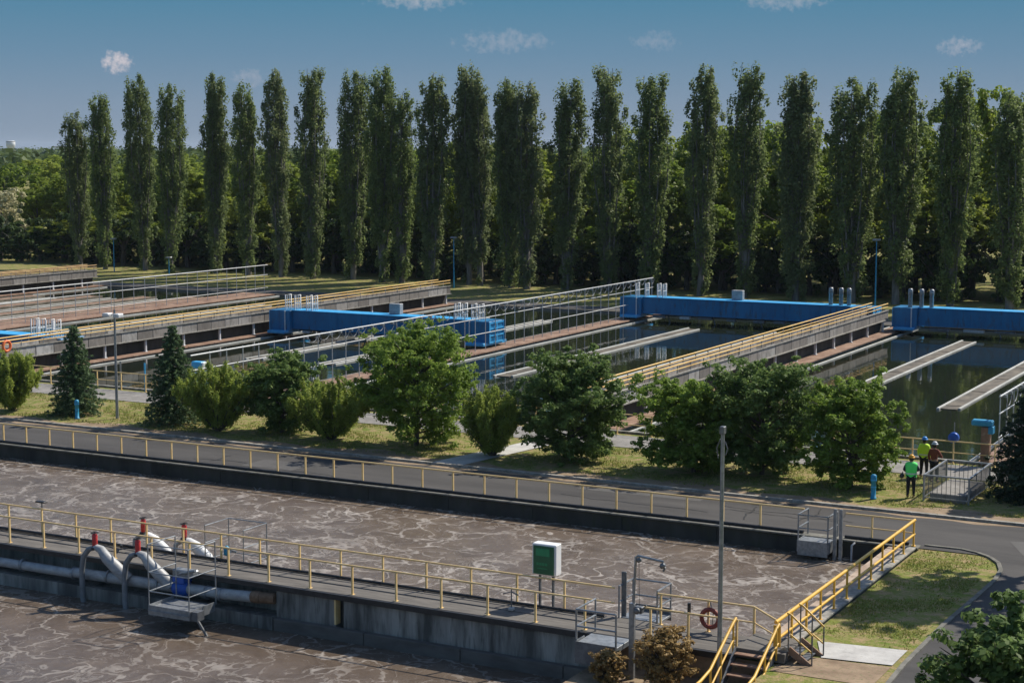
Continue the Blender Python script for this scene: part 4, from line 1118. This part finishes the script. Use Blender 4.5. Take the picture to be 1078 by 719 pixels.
verge = [
 (-68.4,67.7,3.3,1.7,'upright','leaf_pale','broom_shrub','pale green upright shrub at the left frame edge on the verge','shrub'),
 (-64.2,68.3,4.8,1.5,'spruce','leaf_spruce','spruce_tree','small dark spruce behind the blue marker post on the left verge','spruce'),
 (-57.4,68.4,5.1,1.75,'spruce','leaf_spruce','spruce_tree','bushy spruce right of the floodlight post, touching a pale shrub','spruce'),
 (-53.9,67.7,3.5,2.25,'upright','leaf_pale','broom_shrub','wide pale green shrub touching the right side of a spruce','shrub'),
 (-50.8,69.0,4.0,1.8,'round','leaf_dark','leafy_tree','small dark green leafy tree left of the pale shrub and largest tree','tree'),
 (-47.3,68.4,3.2,2.45,'upright','leaf_pale','broom_shrub','low spreading pale shrub left of the largest leafy tree','shrub'),
 (-42.6,68.9,6.0,2.75,'round','leaf_mid','leafy_tree','largest bushy tree on the verge, in front of the middle blue bridge','tree'),
 (-38.0,68.3,3.3,1.55,'upright','leaf_pale','broom_shrub','small round pale shrub beside the concrete crossing path','shrub'),
 (-34.2,69.1,4.9,2.3,'round','leaf_dark','leafy_tree','round dense dark green tree left of the right gallery front','tree'),
 (-28.1,69.2,3.9,2.25,'round','leaf_mid','leafy_tree','light green bushy tree left of the dark tree behind the lamp post','tree'),
 (-25.2,70.2,4.9,2.5,'round','leaf_dark','leafy_tree','broad dark green tree behind the top of the tall lamp post','tree'),
 (-20.9,69.5,4.6,1.95,'round','leaf_mid','leafy_tree','dense green tree left of the workers, above the blue marker post','tree'),
 (-12.9,70.8,6.3,2.75,'spruce','leaf_yew','dark_conifer','very dark conifer at the right frame edge beside the railed pit','conifer')]
for i, (x, y, H, Rx, st, mt, nm, lab, cat) in enumerate(verge):
    if Rx < 2.7 or st == 'round': H, Rx = H*1.04, Rx*1.10
    c, tr = shrub_leaves(400+i, H, Rx, st, M[mt], n=1050 if Rx > 2.2 else 760, leaf={'spruce':.15 if Rx < 2.5 else .21,'upright':.125,'round':.16}[st], per={'spruce':13,'upright':86,'round':44}[st])
    mk_tree(nm, c, tr, lab, cat, (x,y,0), 0, (1,1,1), 'trees and shrubs on the verge')
# brown bushes below the walkway end
c, tr = shrub_leaves(450, 1.75, .82, 'round', M['leaf_brown'], n=300, leaf=.10, per=30)
mk_tree('brown_bush', c, tr, 'browning bush in front of the walkway wall by the davit', 'bush', (-18.15,42.75,-.8))
c, tr = shrub_leaves(451, .95, .5, 'round', M['leaf_brown'], n=180, leaf=.10, per=26)
mk_tree('brown_bush', c, tr, 'small browning bush at the bottom frame edge under the platform', 'bush', (-19.75,42.3,-.8))
# foreground tree with lobed leaves, and the tree that shades the side road
c, tr = shrub_leaves(460, 5.3, 2.3, 'round', M['leaf_fg'], n=760, leaf=.19, per=34, spread=(.72,.98))
mk_tree('maple_tree', c, tr, 'large leaved green tree in the bottom right corner of the view', 'tree', (-7.6,38.0,-.8), 1.0)
c, tr = shrub_leaves(461, 6.5, 2.7, 'round', M['leaf_mid'], n=620, leaf=.34, per=26)
t = thing('roadside_tree', 'tall leafy tree beside the side road just right of the view', 'tree', (-8.7,61.6,0))
mb = MB(); mb.tube([(-8.7,61.6,-.1),(-8.65,61.6,4),(-8.7,61.6,8.2)], [.3,.24,.16], 10); mb.build('trunk', M['bark'], t)
part_at('crown', c, t, (0,0,7.6)); part_at('limbs', tr, t, (0,0,7.6))
# --- grass tufts
def tufts(name, rects, per_m2, label, hmin, hmax, seed, z=-.02, keep=None):
    rng = np.random.default_rng(seed); P = []
    for (x0,x1,y0,y1) in rects:
        n = int((x1-x0)*(y1-y0)*per_m2); P.append(np.stack([rng.uniform(x0,x1,n), rng.uniform(y0,y1,n)], 1))
    P = np.concatenate(P)
    # patchy: drop tufts where a slow wave is low
    w = np.sin(P[:,0]*1.3+2*np.sin(P[:,1]*.9)) + np.sin(P[:,1]*2.1+1.7*np.sin(P[:,0]*.7)) + rng.normal(0,.7,len(P))
    P = P[w > .25]; n = len(P)
    h = rng.uniform(hmin,hmax,n); a = rng.uniform(0,6.283,n); wd = rng.uniform(.012,.03,n)
    lean = rng.normal(0,.35,(n,2))*h[:,None]
    V = np.zeros((n,3,3), np.float32)
    V[:,0,0] = P[:,0]-np.cos(a)*wd; V[:,0,1] = P[:,1]-np.sin(a)*wd; V[:,0,2] = z
    V[:,1,0] = P[:,0]+np.cos(a)*wd; V[:,1,1] = P[:,1]+np.sin(a)*wd; V[:,1,2] = z
    V[:,2,0] = P[:,0]+lean[:,0]; V[:,2,1] = P[:,1]+lean[:,1]; V[:,2,2] = z+h
    me = bpy.data.meshes.new(name)
    me.vertices.add(3*n); me.vertices.foreach_set('co', V.reshape(-1)); me.loops.add(3*n); me.loops.foreach_set('vertex_index', np.arange(3*n, dtype=np.int32))
    me.polygons.add(n); me.polygons.foreach_set('loop_start', np.arange(0,3*n,3,dtype=np.int32)); me.polygons.foreach_set('loop_total', np.full(n,3,np.int32))
    me.materials.append(M['blade']); me.update(); me.validate()
    o = bpy.data.objects.new(name, me); link(o); return tag(o, label, 'grass', kind='stuff')
tufts('verge_grass', [(-75,-40,66.3,73.2),(-36.6,-9,66.3,73.2)], 150, 'patchy sunlit grass of the verge between road and basins', .04,.13, 1)
tufts('lawn_grass', [(-15.2,-12.3,47,59.4)], 330, 'dry patchy lawn beside the tank end', .02,.09, 2)

# ------------------------------------------------------------------ people
def skin_mesh(name, joints, edges, mat, parent, levels=2, root=0):
    me = bpy.data.meshes.new(name)
    me.from_pydata([j[0] for j in joints], edges, [])
    me.materials.append(mat)
    ob = bpy.data.objects.new(name, me); link(ob); ob.parent = parent
    sk = ob.modifiers.new('skin', 'SKIN'); sk.use_smooth_shade = True
    for i, j in enumerate(joints):
        r = j[1]; me.skin_vertices[0].data[i].radius = r if isinstance(r, tuple) else (r, r)
    me.skin_vertices[0].data[root].use_root = True
    ss = ob.modifiers.new('sub', 'SUBSURF'); ss.levels = levels; ss.render_levels = levels
    return ob

def person(loc, rz, label, vest, helmet, sleeve, arm_l, arm_r, stride=.12, lean=0.0, vestcover=True):
    """faces local +Y; arms given as (elbow, hand) offsets"""
    t = thing('person', label, 'person', loc)
    t.rotation_euler.z = rz
    J = {}
    J['pelvis'] = ((0,0,.95), (.155,.11)); J['waist'] = ((0,.0+lean*.3,1.10), (.14,.10)); J['chest'] = ((0,lean*.7,1.30), (.17,.115)); J['neckb'] = ((0,lean,1.47), (.085,.075))
    J['neck'] = ((0,lean+.01,1.53), (.055,.055)); J['head'] = ((0,lean+.02,1.63), (.075,.09)); J['crown'] = ((0,lean+.02,1.74), (.06,.075))
    for s, n in ((-1,'l'),(1,'r')):
        st = stride*(1 if s > 0 else -1)
        J['hip'+n] = ((s*.095,0,.88), (.098,.10)); J['knee'+n] = ((s*.11,st*.55+.02,.48), .062); J['ankle'+n] = ((s*.115,st,.09), .042); J['toe'+n] = ((s*.13,st+.16,.035), (.045,.03))
        el, hd = (arm_l if s < 0 else arm_r)
        J['sh'+n] = ((s*.185,lean,1.415), .065); J['el'+n] = (el, .047); J['wr'+n] = (hd, .033)
    names = list(J); idx = {k:i for i,k in enumerate(names)}
    ed = [('pelvis','waist'),('waist','chest'),('chest','neckb'),('neckb','neck'),('neck','head'),('head','crown')]
    for n in 'lr': ed += [('pelvis','hip'+n),('hip'+n,'knee'+n),('knee'+n,'ankle'+n),('ankle'+n,'toe'+n),('chest','sh'+n),('sh'+n,'el'+n),('el'+n,'wr'+n)]
    joints = [J[k] for k in names]; edges = [(idx[a],idx[b]) for a,b in ed]
    # palms and five curled fingers each
    for s, n in ((-1,'l'),(1,'r')):
        w = Vector(J['wr'+n][0]); e = Vector(J['el'+n][0]); d = (w-e).normalized()
        side = d.cross(Vector((1,0,0))); side = side.normalized() if side.length > .1 else Vector((0,1,0))
        inw = d.cross(side).normalized()
        joints.append((tuple(w+d*.07), (.036,.02))); pi = len(joints)-1; edges.append((idx['wr'+n], pi))
        for k, (o, L) in enumerate(((-.03,.075),(-.01,.085),(.01,.08),(.03,.065))):
            a = w+d*.10+side*o; b = a+d*L*.5+inw*.008; c = a+d*L*.85+inw*.03
            for q, rr in ((a,.009),(b,.0085),(c,.007)):
                joints.append((tuple(q), rr))
            m = len(joints); edges += [(pi,m-3),(m-3,m-2),(m-2,m-1)]
        a = w+d*.04-side*.04; b = a+d*.04-side*.012+inw*.01
        joints += [(tuple(a),.011),(tuple(b),.009)]; m = len(joints); edges += [(pi,m-2),(m-2,m-1)]
    body = skin_mesh('body', joints, edges, M['skin'], t)
    # trousers, jacket and boots follow the same skeleton a little wider
    def sub(nm, keys, eds, grow, mat, levels=2):
        js = [(J[k][0], tuple(v+grow for v in (J[k][1] if isinstance(J[k][1], tuple) else (J[k][1],)*2))) for k in keys]
        ii = {k:i for i,k in enumerate(keys)}
        return skin_mesh(nm, js, [(ii[a],ii[b]) for a,b in eds], mat, t, levels)
    sub('trousers', ['pelvis','hipl','hipr','kneel','kneer','anklel','ankler'], [('pelvis','hipl'),('pelvis','hipr'),('hipl','kneel'),('hipr','kneer'),('kneel','anklel'),('kneer','ankler')], .018, M['cloth_dark'])
    sub('jacket', ['pelvis','waist','chest','neckb','shl','shr','ell','elr','wrl','wrr'], [('pelvis','waist'),('waist','chest'),('chest','neckb'),('chest','shl'),('chest','shr'),('shl','ell'),('shr','elr'),('ell','wrl'),('elr','wrr')], .016, sleeve)
    if vest:
        vs = []; n = 20; rings = [(.235,.165,.88,.0),(.232,.162,1.02,.2),(.228,.16,1.15,.4),(.248,.168,1.30,.7),(.262,.158,1.40,.9),(.215,.13,1.475,1),(.10,.09,1.51,1)]
        for a, b, z, q in rings:
            for k in range(n):
                p = 6.2832*k/n; vs.append((a*math.cos(p), lean*q + b*math.sin(p), z))
        mb = MB(); mb.mesh(vs, [(i*n+k, i*n+(k+1)%n, (i+1)*n+(k+1)%n, (i+1)*n+k) for i in range(len(rings)-1) for k in range(n)], True)
        v = bpy.data.objects.new('vest', mb.data('vest', vest)); link(v); v.parent = t
        mb = MB()
        prof = [(.240,.169,1.00),(.240,.169,1.05)]
        vs = []; n = 18
        for a, b, z in prof:
            for k in range(n):
                q = 6.2832*k/n; vs.append((a*math.cos(q), lean*.3+b*math.sin(q), z))
        mb.mesh(vs, [(k,(k+1)%n,n+(k+1)%n,n+k) for k in range(n)], True)
        ob = bpy.data.objects.new('reflective_band', mb.data('reflective_band', M['reflect'])); link(ob); ob.parent = v
    for n, s in (('l',-1),('r',1)):
        a = Vector(J['ankle'+n][0])
        skin_mesh('boot', [((a.x,a.y-.04,.055),(.052,.05)),((a.x,a.y+.06,.05),(.055,.045)),((a.x+s*.01,a.y+.19,.042),(.05,.036)),((a.x,a.y-.02,.17),(.056,.056))], [(0,1),(1,2),(0,3)], M['boot'], t)
    h = Vector(J['head'][0])
    def add(nm, mb, mat):
        ob = bpy.data.objects.new(nm, mb.data(nm, mat)); link(ob); ob.parent = t; return ob
    c = h + Vector((0,0,.075))
    add('helmet', MB().lathe(c, [(.118,-.012),(.150,-.015),(.150,-.004),(.118,.0),(.114,.04),(.092,.085),(.055,.112),(.012,.12)], 20), helmet)
    mb = MB(); mb.lathe(h+Vector((0,-.012,-.005)), [(.05,-.09),(.088,-.06),(.098,0),(.1,.06)], 16); add('hair', mb, M['hair'])
    mb = MB()
    for s in (-1,1): mb.lathe(h+Vector((s*.03,.088,.02)), [(.004,-.008),(.012,-.004),(.012,.004),(.004,.008)], 8, 'y')
    add('eyes', mb, M['black'])
    mb = MB(); mb.mesh([h+Vector((-.016,.088,-.02)),h+Vector((.016,.088,-.02)),h+Vector((0,.122,-.016)),h+Vector((0,.09,.03))], [(0,1,2),(1,3,2),(3,0,2),(0,3,1)]); add('nose', mb, M['skin'])
    mb = MB(); mb.tube([h+Vector((-.026,.088,-.05)),h+Vector((0,.094,-.052)),h+Vector((.026,.088,-.05))], .006, 5); add('mouth', mb, M['ring'])
    mb = MB()
    for s in (-1,1): mb.lathe(h+Vector((s*.093,.0,.0)), [(.008,-.008),(.026,-.004),(.026,.006),(.01,.01)], 10, 'x')
    add('ears', mb, M['skin'])
    return t
A1 = ((-.30,.06,1.15),(-.22,.26,1.05)); A2 = ((.30,.08,1.16),(.20,.28,1.10))
D1 = ((-.27,-.03,1.14),(-.27,.10,.90)); D2 = ((.27,-.03,1.14),(.26,.10,.90))
person((-17.95,68.3,0), R(10), 'worker in green safety vest and orange yellow helmet seen from behind', M['hivis_green'], M['helmet_yellow'], M['cloth_navy'], A1, A2, .13)
person((-18.6,72.9,0), R(-8), 'worker in bright yellow green safety vest and blue helmet', M['hivis_yellow'], M['helmet_blue'], M['hivis_yellow'], D1, D2, .05)
person((-17.9,71.9,0), R(-20), 'worker in rust red jacket and pale helmet beside the railed pit', None, M['helmet_white'], M['cloth_rust'], D1, A2, .06)
t = thing('tool_bag', 'small black bag at the hip of the green vested worker', 'bag', (-18.3,68.15,.85))
mb = MB(); mb.box(-18.38,-18.22,68.05,68.3,.82,1.0,.04); mb.build('bag', M['black'], t)
MB().tube([(-18.3,68.1,1.0),(-18.26,68.17,1.1),(-18.3,68.25,1.0)], .012, 5).build('strap', M['black'], t)

# ------------------------------------------------------------------ air
hm = bpy.data.materials.new('pale_air'); hm.use_nodes = True
hn = hm.node_tree; hn.nodes.remove(hn.nodes['Principled BSDF'])
pv = N(hn, 'ShaderNodeVolumePrincipled'); pv.inputs['Color'].default_value = (.72,.84,1,1); pv.inputs['Density'].default_value = .00006; pv.inputs['Anisotropy'].default_value = .0
hn.links.new(pv.outputs[0], hn.nodes['Material Output'].inputs['Volume'])
tag(MB().box(-6100,6100,-320,9100,-5,45).build('haze', hm), 'thin pale blue air over the far trees', 'haze', kind='stuff')

# ------------------------------------------------------------------ sky, sun, camera
SUN_EL, SUN_AZ = R(47), R(27)      # azimuth measured from +Y towards +X
w = bpy.data.worlds.new('World'); scene.world = w; w.use_nodes = True
nt = w.node_tree; bg = nt.nodes['Background']
sky = N(nt, 'ShaderNodeTexSky', sky_type='NISHITA', sun_disc=False)
sky.sun_elevation = SUN_EL; sky.sun_rotation = SUN_AZ; sky.altitude = 100; sky.air_density = 1.0; sky.dust_density = .6; sky.ozone_density = 2.0
tc = N(nt, 'ShaderNodeTexCoord')
SKY_OUT = sky.outputs['Color']
hs = N(nt, 'ShaderNodeHueSaturation'); hs.inputs['Saturation'].default_value = 1.0; hs.inputs['Value'].default_value = 1.0
nt.links.new(SKY_OUT, hs.inputs['Color'])
col = hs.outputs['Color']
# hazy blue-grey band low over the horizon, fading into the clear sky higher up
sx = N(nt, 'ShaderNodeSeparateXYZ'); nt.links.new(tc.outputs['Generated'], sx.inputs[0])
def k(c): return tuple(v/SKY_S for v in c)
SKY_S = .11
band = ramp(nt, sx.outputs['Z'], [(0.0, k((.190,.240,.310))), (.025, k((.168,.232,.312))), (.055, k((.112,.205,.300))), (.092, k((.060,.180,.280))), (.25, k((.03,.14,.28)))])
fade = ramp(nt, sx.outputs['Z'], [(.10, (1,1,1)), (.45, (0,0,0))])
col = mix(nt, fade, col, band)
# small drifting clouds in given directions
def cloud(col, d, size, stretch, amt, seed, tint=(6.4,5.4,5.3)):
    d = Vector(d).normalized(); h = Vector((d.y,-d.x,0)).normalized(); u = h.cross(d)
    dt = N(nt, 'ShaderNodeVectorMath', operation='DOT_PRODUCT'); nt.links.new(tc.outputs['Generated'], dt.inputs[0]); dt.inputs[1].default_value = h
    du = N(nt, 'ShaderNodeVectorMath', operation='DOT_PRODUCT'); nt.links.new(tc.outputs['Generated'], du.inputs[0]); du.inputs[1].default_value = u
    nz = N(nt, 'ShaderNodeTexNoise'); nz.inputs['Scale'].default_value = 2.2/size; nz.inputs['Detail'].default_value = 7; nz.inputs['Roughness'].default_value = .62
    ad = N(nt, 'ShaderNodeVectorMath', operation='ADD'); ad.inputs[1].default_value = (seed,0,0); nt.links.new(tc.outputs['Generated'], ad.inputs[0]); nt.links.new(ad.outputs[0], nz.inputs['Vector'])
    def m(op, a, b=None, c=None):
        n = N(nt, 'ShaderNodeMath', operation=op)
        for i, v in enumerate((a,b,c)):
            if v is None: continue
            if isinstance(v,(int,float)): n.inputs[i].default_value = v
            else: nt.links.new(v, n.inputs[i])
        return n.outputs[0]
    dh = m('DIVIDE', dt.outputs['Value'], size*stretch); dv = m('DIVIDE', du.outputs['Value'], size)
    r2 = m('ADD', m('MULTIPLY', dh, dh), m('MULTIPLY', dv, dv))
    f = m('SUBTRACT', m('MULTIPLY', nz.outputs['Fac'], 2.2), m('ADD', m('MULTIPLY', r2, .8), .62))
    f = m('MULTIPLY', f, 1.3); f = m('MAXIMUM', f, 0.0); f = m('MINIMUM', f, 1.0); f = m('MULTIPLY', f, amt)
    fr = m('GREATER_THAN', N_dot(d), .3); f = m('MULTIPLY', f, fr)
    return mix(nt, f, col, tint)
def N_dot(d):
    n = N(nt, 'ShaderNodeVectorMath', operation='DOT_PRODUCT'); nt.links.new(tc.outputs['Generated'], n.inputs[0]); n.inputs[1].default_value = d
    return n.outputs['Value']

F_, YAW, PIT, HC = 1754.12, .495733, .115105, 14.5
fwv = Vector((-math.sin(YAW)*math.cos(PIT), math.cos(YAW)*math.cos(PIT), -math.sin(PIT))); rtv = Vector((math.cos(YAW), math.sin(YAW), 0)); upv = rtv.cross(fwv)
def direction(px, py): return (fwv + rtv*((px-539)/F_) + upv*((359.5-py)/F_)).normalized()
CL = [(124,66,.0085,1.5,.62,3.1),(262,82,.007,2.0,.14,8.7),(530,44,.009,4.2,.17,1.3),(440,-3,.010,3.8,.30,5.9),(825,1,.008,4.0,.22,2.2),(1010,49,.007,2.4,.26,7.4),(690,44,.008,2.4,.12,9.6)]
for px, py, sz, st, amt, sd in CL: col = cloud(col, direction(px,py), sz, st, amt, sd)
nt.links.new(col, bg.inputs['Color']); bg.inputs['Strength'].default_value = SKY_S

sd = bpy.data.lights.new('sun', 'SUN'); sd.energy = 4.6; sd.angle = R(.53); sd.color = (1.0,.925,.81)
so = link(bpy.data.objects.new('sun', sd))
tosun = Vector((math.sin(SUN_AZ)*math.cos(SUN_EL), math.cos(SUN_AZ)*math.cos(SUN_EL), math.sin(SUN_EL)))
so.rotation_euler = (-tosun).to_track_quat('-Z', 'Y').to_euler(); so.location = (0,80,60)

cd = bpy.data.cameras.new('camera'); cd.sensor_fit = 'HORIZONTAL'; cd.sensor_width = 36
cd.lens = 36*F_/1078; cd.clip_start = .5; cd.clip_end = 20000
co = link(bpy.data.objects.new('camera', cd)); co.location = (0,0,HC)
co.rotation_euler = (math.pi/2 - PIT, 0, YAW)
scene.camera = co

scene.view_settings.view_transform = 'Standard'; scene.view_settings.look = 'None'; scene.view_settings.gamma = 1
scene.view_settings.use_curve_mapping = False; scene.view_settings.exposure = 0.35
scene.render.engine = 'CYCLES'
scene.cycles.max_bounces = 6; scene.cycles.diffuse_bounces = 3; scene.cycles.glossy_bounces = 3; scene.cycles.transmission_bounces = 3; scene.cycles.transparent_max_bounces = 4
scene.cycles.use_denoising = True
